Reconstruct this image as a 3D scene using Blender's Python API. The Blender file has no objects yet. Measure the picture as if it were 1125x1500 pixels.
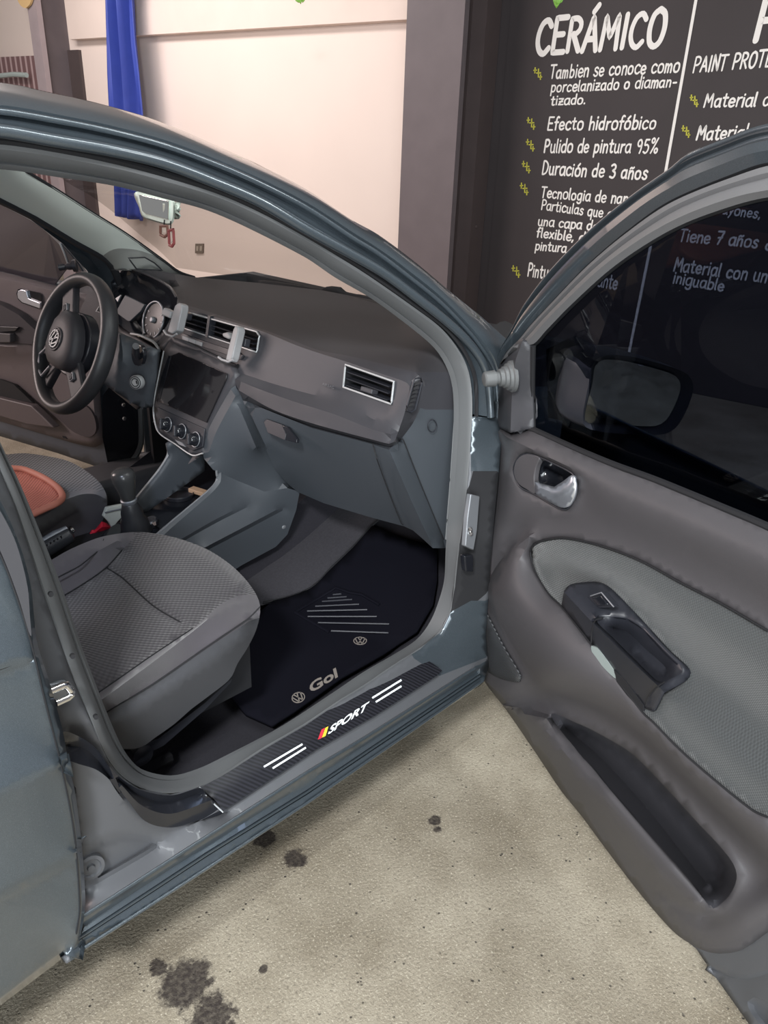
import bpy, bmesh, math, random
import numpy as np
from mathutils import Vector, Matrix
from mathutils.geometry import delaunay_2d_cdt

# ------------------------------------------------------------------ camera, sky, lamps, exposure
SC = bpy.context.scene
COL = SC.collection
PW, PH, PF = 1125, 1500, 1163.8
CAMP = np.array([-0.921, -1.666, 1.374])
YAW, PITCH, ROLL = np.radians([43.755, 25.274, 2.1])

def cam_axes():
    f = np.array([math.cos(YAW)*math.cos(PITCH), math.sin(YAW)*math.cos(PITCH), -math.sin(PITCH)])
    r = np.array([math.sin(YAW), -math.cos(YAW), 0.0])
    u = np.cross(r, f)
    r2 = r*math.cos(ROLL)+u*math.sin(ROLL)
    u2 = -r*math.sin(ROLL)+u*math.cos(ROLL)
    return r2, u2, f
AR, AU, AF = cam_axes()
cd = bpy.data.cameras.new('camera')
cam = bpy.data.objects.new('camera', cd)
COL.objects.link(cam)
cam.matrix_world = Matrix(((AR[0], AU[0], -AF[0], CAMP[0]), (AR[1], AU[1], -AF[1], CAMP[1]), (AR[2], AU[2], -AF[2], CAMP[2]), (0, 0, 0, 1)))
cd.sensor_fit = 'VERTICAL'
cd.sensor_height = 36.0
cd.sensor_width = 27.0
cd.lens = PF/PH*36.0
cd.clip_start = 0.02
SC.camera = cam

w = bpy.data.worlds.new('sky')
SC.world = w
w.use_nodes = True
w.node_tree.nodes['Background'].inputs[0].default_value = (1.0, 0.95, 0.96, 1)
w.node_tree.nodes['Background'].inputs[1].default_value = 0.25

def area_light(name, loc, target, size, power, color, sy=None):
    l = bpy.data.lights.new(name, 'AREA')
    l.shape = 'RECTANGLE'
    l.size = size
    l.size_y = sy or size
    l.energy = power
    l.color = color
    o = bpy.data.objects.new(name, l)
    COL.objects.link(o)
    o.location = loc
    d = Vector(target)-Vector(loc)
    o.rotation_euler = d.to_track_quat('-Z', 'Y').to_euler()
    return o
area_light('daylight_entrance', (-3.4, -4.2, 1.45), (-0.2, -0.7, 0.7), 3.0, 245, (0.90, 0.97, 1.0), 2.2)
area_light('lamp_behind_camera', (-2.1, -2.1, 2.75), (0.0, -0.5, 0.5), 0.40, 120, (0.97, 0.99, 1.0), 0.3)
_l = area_light('tube_lamp_over_door', (-0.1, -1.55, 3.0), (-0.1, -1.55, 0.0), 2.6, 42, (0.94, 1.0, 1.0), 0.12)
_l.rotation_euler = (0, 0, 0)
area_light('lamp_right', (1.6, -2.6, 2.8), (0.6, -1.2, 0.2), 1.2, 26, (0.95, 1.0, 1.0), 0.3)
area_light('daylight_left', (-2.6, 3.4, 2.1), (0.1, 0.7, 0.7), 1.6, 105, (1.0, 0.82, 0.78), 1.4)
area_light('lamp_back_wall', (0.9, 4.0, 3.0), (3.4, 4.0, 1.2), 2.2, 75, (1.0, 0.94, 0.91), 0.4)

SC.view_settings.view_transform = 'Standard'
SC.view_settings.look = 'None'
SC.view_settings.gamma = 1
SC.view_settings.exposure = 0.0
SC.view_settings.use_curve_mapping = False

# ------------------------------------------------------------------ measuring: a pixel's ray met with a surface of the place
def ray(p):
    return AF+AR*((p[0]-PW/2)/PF)-AU*((p[1]-PH/2)/PF)

def lerp_tab(tab, z):
    return float(np.interp(z, [a for a, b in tab], [b for a, b in tab]))
SIDE = [(0.0, -0.785), (0.35, -0.757), (0.60, -0.755), (0.95, -0.695), (1.38, -0.55), (1.6, -0.45)]
DH = np.array([0.385, -0.79, 0.0])
DA = math.radians(-112)
DU = np.array([math.cos(DA), math.sin(DA), 0.0])
DN = np.array([-math.sin(-DA)*1.0, 0, 0])
DN = np.array([DU[1], -DU[0], 0.0])          # towards the cabin side of the opened door
FH = np.array([0.345, 0.80, 0.0])
FU = np.array([-0.23, 0.973, 0.0])
FN = np.array([-0.973, -0.23, 0.0])
WA = math.radians(98)
WU = np.array([math.cos(WA), math.sin(WA), 0.0])
WN = np.array([-math.sin(WA), math.cos(WA), 0.0])
WP = np.array([3.87, 0.07, 0.0])
def lean(z):
    return max(0.0, z-0.93)*0.30
SURF = {
    'X': lambda P, v: P[0]-v,
    'Y': lambda P, v: P[1]-v,
    'Z': lambda P, v: v-P[2],
    'S': lambda P, v: P[1]-(lerp_tab(SIDE, P[2])+v),              # near body side, v inwards
    'F': lambda P, v: P[1]-(-lerp_tab(SIDE, P[2])-v),             # far body side, v inwards
    'D': lambda P, v: v-(P-DH) @ DN,                              # opened near door, v towards the cabin
    'DS': lambda P, v: v+lean(P[2])-(P-DH) @ DN,
    'E': lambda P, v: (P-DH) @ DU*-1+v,                           # across the near door
    'G': lambda P, v: v-(P-FH) @ FN,                              # opened far door
    'GS': lambda P, v: v+lean(P[2])-(P-FH) @ FN,
    'T': lambda P, v: P[0]-0.3*(P[2]-0.88)-(0.20+v),              # dashboard face
    'L': lambda P, v: P[0]-0.62*(0.98-P[2])*-0.0-v,
    'C': lambda P, v: (0.25+max(0.0, P[0]-0.25)*0.45+v)-P[2],     # cabin floor with toe board
    'V': lambda P, v: P[2]-(0.352-(-P[1]-0.757)*0.72+v),         # top of the sill
    'W': lambda P, v: v-(P-WP) @ WN,                              # back wall
    'K': lambda P, v: P[0]+0.35*(P[1]+0.10)-0.35*(P[2]-0.88)*0.6-v,
}
def depth(p, spec, v):
    d = ray(p)
    f = SURF[spec]
    lo, hi = 0.25, 14.0
    flo = f(CAMP+d*lo, v)
    if flo*f(CAMP+d*hi, v) > 0:
        # march to the first sign change
        prev = lo
        ok = False
        for t in np.linspace(lo, hi, 400):
            if f(CAMP+d*t, v)*flo <= 0:
                lo, hi, ok = prev, t, True
                break
            prev = t
        if not ok:
            raise ValueError('no hit %s %s %s' % (p, spec, v))
    for _ in range(44):
        m = (lo+hi)/2
        if f(CAMP+d*m, v)*flo > 0:
            lo = m
        else:
            hi = m
    return (lo+hi)/2
def at(p, spec, v=0.0):
    return CAMP+ray(p)*depth(p, spec, v)

# ------------------------------------------------------------------ objects
def emp(name, loc=(0, 0, 0), label=None, cat=None, group=None, parent=None):
    o = bpy.data.objects.new(name, None)
    COL.objects.link(o)
    o.location = loc
    o.empty_display_size = 0.1
    tag(o, label, cat, group)
    if parent:
        o.parent = parent
    return o
def tag(o, label=None, cat=None, group=None, kind=None):
    if label: o['label'] = label
    if cat: o['category'] = cat
    if group: o['group'] = group
    if kind: o['kind'] = kind
    return o
def link_mesh(name, me, mats, parent=None, smooth=True, sharp=38, thick=0.0, bevel=0.0, label=None):
    o = bpy.data.objects.new(name, me)
    COL.objects.link(o)
    for m in (mats if isinstance(mats, (list, tuple)) else [mats]):
        me.materials.append(m)
    if smooth:
        me.polygons.foreach_set('use_smooth', [True]*len(me.polygons))
        try:
            me.set_sharp_from_angle(angle=math.radians(sharp))
        except Exception:
            pass
    if bevel:
        b = o.modifiers.new('bevel', 'BEVEL')
        b.width = bevel
        b.segments = 3
        b.limit_method = 'ANGLE'
    if thick:
        s = o.modifiers.new('thickness', 'SOLIDIFY')
        s.thickness = thick
        s.offset = -1
    if parent is not None:
        o.parent = parent
        loc = parent.matrix_world.translation if parent.parent is None else Vector((0, 0, 0))
        if parent.type == 'EMPTY':
            o.matrix_parent_inverse = Matrix.Translation(-parent.location)
    if label:
        o['label'] = label
    return o
def raw(name, V, F, mats, parent=None, face=True, midx=None, **kw):
    me = bpy.data.meshes.new(name)
    me.from_pydata([tuple(map(float, v)) for v in V], [], [tuple(map(int, f)) for f in F])
    me.update()
    if midx is not None:
        me.polygons.foreach_set('material_index', [int(i) for i in midx])
    if face:       # turn an open skin so that it faces the viewer's side
        s = 0.0
        for p in me.polygons:
            s += p.area*np.dot(np.array(p.normal), CAMP-np.array(p.center))
        if s < 0:
            me.flip_normals()
    return link_mesh(name, me, mats, parent, **kw)
def bm_obj(name, bm, mats, parent=None, **kw):
    bmesh.ops.recalc_face_normals(bm, faces=bm.faces)
    me = bpy.data.meshes.new(name)
    bm.to_mesh(me)
    bm.free()
    return link_mesh(name, me, mats, parent, **kw)

def spline(pts, closed=False, n=None, h=8.0, curved=True):
    """pts: (x, y, payload) -> resampled list; doubled points stay sharp"""
    P = [np.array(p[:2], float) for p in pts]
    m = len(P)
    segs = m if closed else m-1
    out = []
    for i in range(segs):
        a, b = P[i], P[(i+1) % m]
        L = np.linalg.norm(b-a)
        if L < 1e-6:
            continue
        p0 = P[(i-1) % m] if (closed or i > 0) else a-(b-a)
        p3 = P[(i+2) % m] if (closed or i+2 < m) else b+(b-a)
        k = max(1, int(round(L/h)))
        for j in range(k):
            t = j/k
            if curved:
                m0, m1 = (b-p0)/2, (p3-a)/2
                # keep tangents short next to long neighbours
                for mm in (m0, m1):
                    l = np.linalg.norm(mm)
                    if l > L:
                        mm *= L/l
                q = (2*t**3-3*t**2+1)*a+(t**3-2*t**2+t)*m0+(-2*t**3+3*t**2)*b+(t**3-t**2)*m1
            else:
                q = a+(b-a)*t
            out.append((q[0], q[1], i, (i+1) % m, t))
    if not closed:
        out.append((P[-1][0], P[-1][1], m-1, m-1, 0.0))
    return out

def norm_curve(c):
    """(points, spec, value[, closed[, curved]]) with points (x, y[, value[, spec]])"""
    pts, spec, val = c[0], c[1], c[2]
    closed = c[3] if len(c) > 3 else False
    curved = c[4] if len(c) > 4 else True
    full = []
    for p in pts:
        v = p[2] if len(p) > 2 else val
        s = p[3] if len(p) > 3 else spec
        full.append((p[0], p[1], s, v))
    return full, closed, curved
def curve_samples(c, h):
    full, closed, curved = norm_curve(c)
    res = []
    for (x, y, i, j, t) in spline(full, closed, h=h, curved=curved):
        s0, v0, s1, v1 = full[i][2], full[i][3], full[j][2], full[j][3]
        if s0 is None or s1 is None:
            q = None if (t > 0 or s0 is None) else 1/depth((x, y), s0, v0)
        elif s0 == s1:
            q = 1/depth((x, y), s0, v0+(v1-v0)*t)
        else:
            q = (1-t)/depth((x, y), s0, v0)+t/depth((x, y), s1, v1)
        res.append((x, y, q))
    return res, closed

def inside(poly, x, y):
    r = False
    n = len(poly)
    for i in range(n):
        x1, y1 = poly[i][0], poly[i][1]
        x2, y2 = poly[(i+1) % n][0], poly[(i+1) % n][1]
        if (y1 > y) != (y2 > y) and x < (x2-x1)*(y-y1)/(y2-y1)+x1:
            r = not r
    return r

def patch(name, outline, curves=(), mats=None, parent=None, h=9.0, holes=(), smooth_fit=False, regions=(), **kw):
    """a skin stretched over measured feature lines: every line lies at its own real depth, the skin between them relaxes"""
    V, Q, E = [], [], []
    def add(c):
        sm, closed = curve_samples(c, h*0.8)
        b = len(V)
        for x, y, q in sm:
            V.append((x, y)); Q.append(q)
        n = len(sm)
        for i in range(n if closed else n-1):
            E.append((b+i, b+(i+1) % n))
        return [(x, y) for x, y, q in sm]
    op = add((outline[0], outline[1], outline[2], True, outline[4] if len(outline) > 4 else True))
    hp = [add((c[0], c[1], c[2], True, c[4] if len(c) > 4 else True)) for c in holes]
    for c in curves:
        add(c)
    for poly, k in regions:      # the border between two materials is a line of the mesh
        prev = None
        for x, y, i, j, t in spline([(p[0], p[1]) for p in poly], True, h=h*0.8, curved=False):
            ok = inside(op, x, y) and not any(inside(p, x, y) for p in hp) and min((a-x)**2+(b-y)**2 for a, b in V) > (0.28*h)**2
            if ok:
                V.append((x, y)); Q.append(None)
                if prev is not None:
                    E.append((prev, len(V)-1))
                prev = len(V)-1
            else:
                prev = None
    nb = len(V)
    A = np.array(V)
    xs, ys = [p[0] for p in op], [p[1] for p in op]
    row = 0
    y = min(ys)
    while y < max(ys):
        x = min(xs)+(h/2 if row % 2 else 0)
        while x < max(xs):
            if inside(op, x, y) and not any(inside(p, x, y) for p in hp):
                if np.min((A[:, 0]-x)**2+(A[:, 1]-y)**2) > (0.55*h)**2:
                    V.append((x, y)); Q.append(None)
            x += h
        y += h*0.866
        row += 1
    r = delaunay_2d_cdt([Vector(v) for v in V], E, [], 0, 0.02)
    ov, of, oo = r[0], r[2], r[3]
    P = np.array([(v.x, v.y) for v in ov])
    con = np.full(len(P), np.nan)
    for i, src in enumerate(oo):
        qs = [Q[s] for s in src if Q[s] is not None]
        if qs:
            con[i] = sum(qs)/len(qs)
    F = []
    for f in of:
        c = P[list(f)].mean(axis=0)
        if len(f) == 3 and inside(op, c[0], c[1]) and not any(inside(p, c[0], c[1]) for p in hp):
            F.append(tuple(f))
    used = sorted({i for f in F for i in f})
    mp = {o: i for i, o in enumerate(used)}
    P, con = P[used], con[used]
    F = [tuple(mp[i] for i in f) for f in F]
    n = len(P)
    L = np.zeros((n, n))
    for f in F:
        for k in range(3):
            i, j, o = f[k], f[(k+1) % 3], f[(k+2) % 3]
            a, b = P[i]-P[o], P[j]-P[o]
            cr = abs(a[0]*b[1]-a[1]*b[0])
            wt = max(0.02, min(8.0, 0.5*(a @ b)/max(cr, 1e-6)))
            L[i, j] -= wt; L[j, i] -= wt; L[i, i] += wt; L[j, j] += wt
    fix = ~np.isnan(con)
    M = L.T @ L if smooth_fit else L
    q = con.copy()
    fr = ~fix
    if fr.any():
        q[fr] = np.linalg.solve(M[np.ix_(fr, fr)]+1e-9*np.eye(fr.sum()), -M[np.ix_(fr, fix)] @ con[fix])
    V3 = [CAMP+ray(P[i])/q[i] for i in range(n)]
    midx = None
    if regions:
        midx = []
        for f in F:
            c = P[list(f)].mean(axis=0)
            m = 0
            for poly, k in regions:
                if inside(poly, c[0], c[1]):
                    m = k
            midx.append(m)
    return raw(name, V3, F, mats, parent, midx=midx, **kw)

def resample3(P, n, closed=False):
    P = np.array(P, float)
    if closed:
        P = np.vstack([P, P[:1]])
    d = np.r_[0, np.cumsum(np.linalg.norm(np.diff(P, axis=0), axis=1))]
    s = np.linspace(0, d[-1], n+1 if closed else n)
    if closed:
        s = s[:-1]
    return np.array([[np.interp(x, d, P[:, k]) for k in range(3)] for x in s])
def curve3(c, n=None, h=8.0):
    sm, closed = curve_samples(c, h)
    P = [CAMP+ray((x, y))/q for x, y, q in sm]
    return resample3(P, n, closed) if n else np.array(P)
def loft3(name, rows, mats, parent=None, closed=False, midx_rows=None, **kw):
    n = len(rows[0])
    V = [v for r in rows for v in r]
    F, mi = [], []
    for a in range(len(rows)-1):
        for i in range(n if closed else n-1):
            j = (i+1) % n
            F.append((a*n+i, a*n+j, (a+1)*n+j, (a+1)*n+i))
            mi.append(midx_rows[a] if midx_rows else 0)
    return raw(name, V, F, mats, parent, midx=mi if midx_rows else None, **kw)
def loft(name, curves, mats, parent=None, n=80, **kw):
    return loft3(name, [curve3(c, n, 5.0) for c in curves], mats, parent, **kw)
def bulge(A, B, out, k=5):
    """rows between two 3D rows, rounded by out (vector)"""
    rows = []
    for i in range(k+1):
        t = i/k
        rows.append(A*(1-t)+B*t+np.array(out)*math.sin(math.pi*t))
    return rows
def tube(name, P, r, mats, parent=None, sides=8, closed=False, into=None, **kw):
    bm = into or bmesh.new()
    P = [np.array(p, float) for p in P]
    m = len(P)
    rings = []
    for i in range(m):
        a = P[(i-1) % m] if (closed or i > 0) else P[i]
        b = P[(i+1) % m] if (closed or i < m-1) else P[i]
        t = b-a
        t = t/max(np.linalg.norm(t), 1e-9)
        u = np.cross(t, [0, 0, 1.0])
        if np.linalg.norm(u) < 1e-3:
            u = np.cross(t, [1.0, 0, 0])
        u /= np.linalg.norm(u)
        v = np.cross(u, t)
        rr = r[i] if hasattr(r, '__len__') else r
        rings.append([bm.verts.new(P[i]+rr*(math.cos(k*2*math.pi/sides)*u+math.sin(k*2*math.pi/sides)*v)) for k in range(sides)])
    for i in range(m if closed else m-1):
        A, B = rings[i], rings[(i+1) % m]
        for k in range(sides):
            bm.faces.new((A[k], A[(k+1) % sides], B[(k+1) % sides], B[k]))
    if not closed:
        bm.faces.new(rings[0]); bm.faces.new(rings[-1])
    if into is not None:
        return bm
    return bm_obj(name, bm, mats, parent, **kw)
def lathe(name, base, axis, prof, mats, parent=None, seg=24, into=None, **kw):
    """prof: (height along axis, radius)"""
    bm = into or bmesh.new()
    ax = np.array(axis, float); ax /= np.linalg.norm(ax)
    u = np.cross(ax, [0, 0, 1.0])
    if np.linalg.norm(u) < 1e-3:
        u = np.array([1.0, 0, 0])
    u /= np.linalg.norm(u)
    v = np.cross(ax, u)
    rings = []
    for hgt, r in prof:
        rings.append([bm.verts.new(np.array(base)+ax*hgt+max(r, 1e-5)*(math.cos(k*2*math.pi/seg)*u+math.sin(k*2*math.pi/seg)*v)) for k in range(seg)])
    for A, B in zip(rings, rings[1:]):
        for k in range(seg):
            bm.faces.new((A[k], A[(k+1) % seg], B[(k+1) % seg], B[k]))
    bm.faces.new(rings[0]); bm.faces.new(rings[-1])
    if into is not None:
        return bm
    return bm_obj(name, bm, mats, parent, **kw)
def obox(c, ax, ay, az, size, into=None):
    bm = into or bmesh.new()
    c = np.array(c, float)
    A = [np.array(a, float)/np.linalg.norm(a) for a in (ax, ay, az)]
    vs = []
    for i in (-.5, .5):
        for j in (-.5, .5):
            for k in (-.5, .5):
                vs.append(bm.verts.new(c+A[0]*i*size[0]+A[1]*j*size[1]+A[2]*k*size[2]))
    for f in ((0, 1, 3, 2), (4, 6, 7, 5), (0, 4, 5, 1), (2, 3, 7, 6), (0, 2, 6, 4), (1, 5, 7, 3)):
        bm.faces.new([vs[i] for i in f])
    return bm
def box(name, lo, hi, mats, parent=None, **kw):
    lo, hi = np.array(lo, float), np.array(hi, float)
    return bm_obj(name, obox((lo+hi)/2, (1, 0, 0), (0, 1, 0), (0, 0, 1), hi-lo), mats, parent, **kw)
def prism(P, thick, direction, into=None):
    """closed polygon P (3D) extruded along direction"""
    bm = into or bmesh.new()
    d = np.array(direction, float); d = d/np.linalg.norm(d)*thick
    a = [bm.verts.new(p) for p in P]
    b = [bm.verts.new(np.array(p)+d) for p in P]
    n = len(P)
    bm.faces.new(a); bm.faces.new(b[::-1])
    for i in range(n):
        bm.faces.new((a[i], b[i], b[(i+1) % n], a[(i+1) % n]))
    return bm
def plate(name, pts, spec, val, thick, mats, parent=None, bevel=0.0, curved=False, h=5.0, **kw):
    """flat solid plate traced on a surface, thickness away from the viewer"""
    P = curve3((pts, spec, val, True, curved), h=h)
    c = P.mean(axis=0)
    nrm = np.zeros(3)
    for i in range(len(P)):
        nrm += np.cross(P[i]-c, P[(i+1) % len(P)]-c)
    nrm /= np.linalg.norm(nrm)
    if nrm @ (CAMP-c) > 0:
        nrm = -nrm
    return bm_obj(name, prism(P, thick, nrm), mats, parent, bevel=bevel, **kw)

# ------------------------------------------------------------------ materials
def mat(name, col, rough=0.5, metal=0.0, spec=0.5, coat=0.0, bump=0.0, bscale=900.0, var=0.0, vscale=6.0, sheen=0.0):
    m = bpy.data.materials.new(name)
    m.use_nodes = True
    nt = m.node_tree
    b = nt.nodes['Principled BSDF']
    b.inputs['Base Color'].default_value = (*col, 1)
    b.inputs['Roughness'].default_value = rough
    b.inputs['Metallic'].default_value = metal
    b.inputs['Specular IOR Level'].default_value = spec
    b.inputs['Coat Weight'].default_value = coat
    b.inputs['Coat Roughness'].default_value = 0.04
    b.inputs['Sheen Weight'].default_value = sheen
    tc = nt.nodes.new('ShaderNodeTexCoord')
    if bump:
        nz = nt.nodes.new('ShaderNodeTexNoise')
        nz.inputs['Scale'].default_value = bscale
        nz.inputs['Detail'].default_value = 2
        nt.links.new(tc.outputs['Object'], nz.inputs['Vector'])
        bp = nt.nodes.new('ShaderNodeBump')
        bp.inputs['Strength'].default_value = bump
        bp.inputs['Distance'].default_value = 0.001
        nt.links.new(nz.outputs[0], bp.inputs['Height'])
        nt.links.new(bp.outputs[0], b.inputs['Normal'])
    if var:
        nz = nt.nodes.new('ShaderNodeTexNoise')
        nz.inputs['Scale'].default_value = vscale
        nz.inputs['Detail'].default_value = 6
        nt.links.new(tc.outputs['Object'], nz.inputs['Vector'])
        mx = nt.nodes.new('ShaderNodeMix')
        mx.data_type = 'RGBA'
        mx.inputs[6].default_value = (*[c*(1-var) for c in col], 1)
        mx.inputs[7].default_value = (*[min(1, c*(1+var)) for c in col], 1)
        nt.links.new(nz.outputs[0], mx.inputs[0])
        nt.links.new(mx.outputs[2], b.inputs['Base Color'])
    return m
def nodes(m):
    return m.node_tree, m.node_tree.nodes['Principled BSDF']
def new_mix(nt, fac, a, b):
    mx = nt.nodes.new('ShaderNodeMix')
    mx.data_type = 'RGBA'
    for sock, v in ((mx.inputs[0], fac), (mx.inputs[6], a), (mx.inputs[7], b)):
        if isinstance(v, bpy.types.NodeSocket):
            nt.links.new(v, sock)
        elif isinstance(v, tuple):
            sock.default_value = (*v, 1)
        else:
            sock.default_value = v
    return mx.outputs[2]
def ramp(nt, src, stops):
    r = nt.nodes.new('ShaderNodeValToRGB')
    while len(r.color_ramp.elements) < len(stops):
        r.color_ramp.elements.new(0.5)
    for e, (p, c) in zip(r.color_ramp.elements, stops):
        e.position = p
        e.color = (c, c, c, 1)
    nt.links.new(src, r.inputs[0])
    return r.outputs[0]
def noise(nt, scale, detail=3, vec=None, rough=0.5):
    n = nt.nodes.new('ShaderNodeTexNoise')
    n.inputs['Scale'].default_value = scale
    n.inputs['Detail'].default_value = detail
    n.inputs['Roughness'].default_value = rough
    if vec is None:
        tc = nt.nodes.new('ShaderNodeTexCoord')
        vec = tc.outputs['Object']
    nt.links.new(vec, n.inputs['Vector'])
    return n.outputs[0]
def math_node(nt, op, a, b=None):
    n = nt.nodes.new('ShaderNodeMath')
    n.operation = op
    for s, v in ((n.inputs[0], a), (n.inputs[1], b)):
        if v is None:
            continue
        if isinstance(v, bpy.types.NodeSocket):
            nt.links.new(v, s)
        else:
            s.default_value = v
    return n.outputs[0]

PAINT = mat('metallic_grey_paint', (0.054, 0.067, 0.079), 0.31, 0.45, 0.5, 1.0)
def flakes(m):
    nt, b = nodes(m)
    f = noise(nt, 2200, 1)
    c = tuple(b.inputs['Base Color'].default_value)[:3]
    nt.links.new(new_mix(nt, ramp(nt, f, [(0.45, 0), (0.75, 1)]), c, tuple(x*1.9 for x in c)), b.inputs['Base Color'])
flakes(PAINT)
PAINTSAT = mat('jamb_paint', (0.105, 0.108, 0.118), 0.55, 0.35, 0.4, 0.1)
RUBBER = mat('seal_rubber', (0.098, 0.101, 0.105), 0.5, bump=0.15, bscale=500)
RUBBERD = mat('dark_rubber', (0.025, 0.026, 0.03), 0.5)
GAP = mat('gap_black', (0.006, 0.006, 0.008), 0.8)
PLASTIC = mat('dash_plastic', (0.036, 0.0355, 0.0415), 0.52, bump=0.25, bscale=1100)
PLASTICB = mat('lower_dash_plastic', (0.050, 0.057, 0.067), 0.50, bump=0.3, bscale=1000)
PAD = mat('dash_pad', (0.031, 0.029, 0.032), 0.62, bump=0.3, bscale=900)
TRIM = mat('door_trim_plastic', (0.064, 0.060, 0.065), 0.52, bump=0.3, bscale=1100)
SAILM = mat('mirror_base_plastic', (0.043, 0.043, 0.049), 0.5, bump=0.3, bscale=1100)
GLOSSB = mat('gloss_black', (0.012, 0.013, 0.017), 0.14, spec=0.6)
SATB = mat('satin_black', (0.02, 0.021, 0.027), 0.36, spec=0.5)
SILVER = mat('satin_silver', (0.62, 0.65, 0.72), 0.3, 0.85)
SILVERL = mat('light_silver_line', (0.34, 0.35, 0.36), 0.45, 0.4)
CHROME = mat('chrome', (0.8, 0.8, 0.8), 0.12, 1.0)
STEEL = mat('grey_steel', (0.24, 0.25, 0.27), 0.45, 0.5)
HEADL = mat('light_pillar_lining', (0.66, 0.72, 0.66), 0.8)
LEATHER = mat('black_leather', (0.03, 0.031, 0.034), 0.38, bump=0.3, bscale=420)
WHEELM = mat('wheel_rim_plastic', (0.035, 0.036, 0.04), 0.40, bump=0.25, bscale=800)
CARPET = mat('charcoal_carpet', (0.015, 0.014, 0.020), 0.95, bump=1.0, bscale=700, var=0.4, vscale=220)
MATM = mat('black_rubber_mat', (0.0055, 0.0055, 0.0095), 0.85, spec=0.08, bump=0.2, bscale=600)
LOGO = mat('printed_grey_logo', (0.24, 0.21, 0.19), 0.6)
WHITEP = mat('white_print', (0.8, 0.86, 0.88), 0.4)
REDP = mat('red_print', (0.75, 0.03, 0.05), 0.4)
YELP = mat('yellow_print', (0.85, 0.62, 0.04), 0.4)
REDC = mat('red_cloth', (0.55, 0.01, 0.03), 0.7)
PADW = mat('pale_grey_card', (0.56, 0.57, 0.50), 0.6)
HOLDER = mat('grey_holder_plastic', (0.27, 0.27, 0.28), 0.45)
CORAL = mat('coral_beads', (0.40, 0.12, 0.085), 0.7)
def weave(m, sx, sy, dark, strength=0.6, axis='XY'):
    nt, b = nodes(m)
    tc = nt.nodes.new('ShaderNodeTexCoord')
    mp = nt.nodes.new('ShaderNodeMapping')
    mp.inputs['Scale'].default_value = (sx, sy, sx)
    nt.links.new(tc.outputs['Object'], mp.inputs['Vector'])
    sep = nt.nodes.new('ShaderNodeSeparateXYZ')
    nt.links.new(mp.outputs[0], sep.inputs[0])
    a = math_node(nt, 'SINE', sep.outputs[axis[0]])
    c = math_node(nt, 'SINE', sep.outputs[axis[1]])
    f = math_node(nt, 'MULTIPLY', a, c)
    f = math_node(nt, 'ADD', math_node(nt, 'MULTIPLY', f, 0.5), 0.5)
    col = tuple(b.inputs['Base Color'].default_value)[:3]
    nt.links.new(new_mix(nt, f, tuple(x*dark for x in col), tuple(min(1, x*(2-dark)) for x in col)), b.inputs['Base Color'])
    bp = nt.nodes.new('ShaderNodeBump')
    bp.inputs['Strength'].default_value = strength
    bp.inputs['Distance'].default_value = 0.0015
    nt.links.new(f, bp.inputs['Height'])
    nt.links.new(bp.outputs[0], b.inputs['Normal'])
weave(CORAL, 620, 620, 0.6, 0.9)
SEATF = mat('seat_weave_fabric', (0.033, 0.0295, 0.034), 0.9, sheen=0.3)
weave(SEATF, 560, 560, 0.6, 0.8)
BOLST = mat('seat_bolster_fabric', (0.050, 0.044, 0.052), 0.8, bump=0.4, bscale=700, sheen=0.3)
VALANCE = mat('seat_side_plastic', (0.050, 0.051, 0.057), 0.42, bump=0.3, bscale=900)
INSERT = mat('door_fabric', (0.040, 0.043, 0.0445), 0.92, sheen=0.3)
weave(INSERT, 1300, 1300, 0.7, 0.6, 'YZ')
GRILLE = mat('speaker_grille', (0.055, 0.057, 0.062), 0.55)
def stripes(m, vec_scale, dark):
    nt, b = nodes(m)
    tc = nt.nodes.new('ShaderNodeTexCoord')
    sep = nt.nodes.new('ShaderNodeSeparateXYZ')
    nt.links.new(tc.outputs['Object'], sep.inputs[0])
    f = math_node(nt, 'ADD', math_node(nt, 'MULTIPLY', math_node(nt, 'SINE', math_node(nt, 'MULTIPLY', sep.outputs['Z'], vec_scale)), 0.5), 0.5)
    col = tuple(b.inputs['Base Color'].default_value)[:3]
    nt.links.new(new_mix(nt, f, tuple(x*dark for x in col), col), b.inputs['Base Color'])
    bp = nt.nodes.new('ShaderNodeBump')
    bp.inputs['Strength'].default_value = 1.0
    bp.inputs['Distance'].default_value = 0.002
    nt.links.new(f, bp.inputs['Height'])
    nt.links.new(bp.outputs[0], b.inputs['Normal'])
stripes(GRILLE, 1300, 0.25)
CARBON = mat('carbon_weave_vinyl', (0.028, 0.029, 0.036), 0.4, spec=0.3)
def carbon(m):
    nt, b = nodes(m)
    tc = nt.nodes.new('ShaderNodeTexCoord')
    sep = nt.nodes.new('ShaderNodeSeparateXYZ')
    nt.links.new(tc.outputs['Object'], sep.inputs[0])
    s = math_node(nt, 'ADD', math_node(nt, 'MULTIPLY', sep.outputs['X'], 700), math_node(nt, 'MULTIPLY', sep.outputs['Y'], 700))
    f = math_node(nt, 'ADD', math_node(nt, 'MULTIPLY', math_node(nt, 'SINE', s), 0.5), 0.5)
    nt.links.new(new_mix(nt, f, (0.006, 0.006, 0.008), (0.019, 0.019, 0.025)), b.inputs['Base Color'])
carbon(CARBON)
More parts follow.
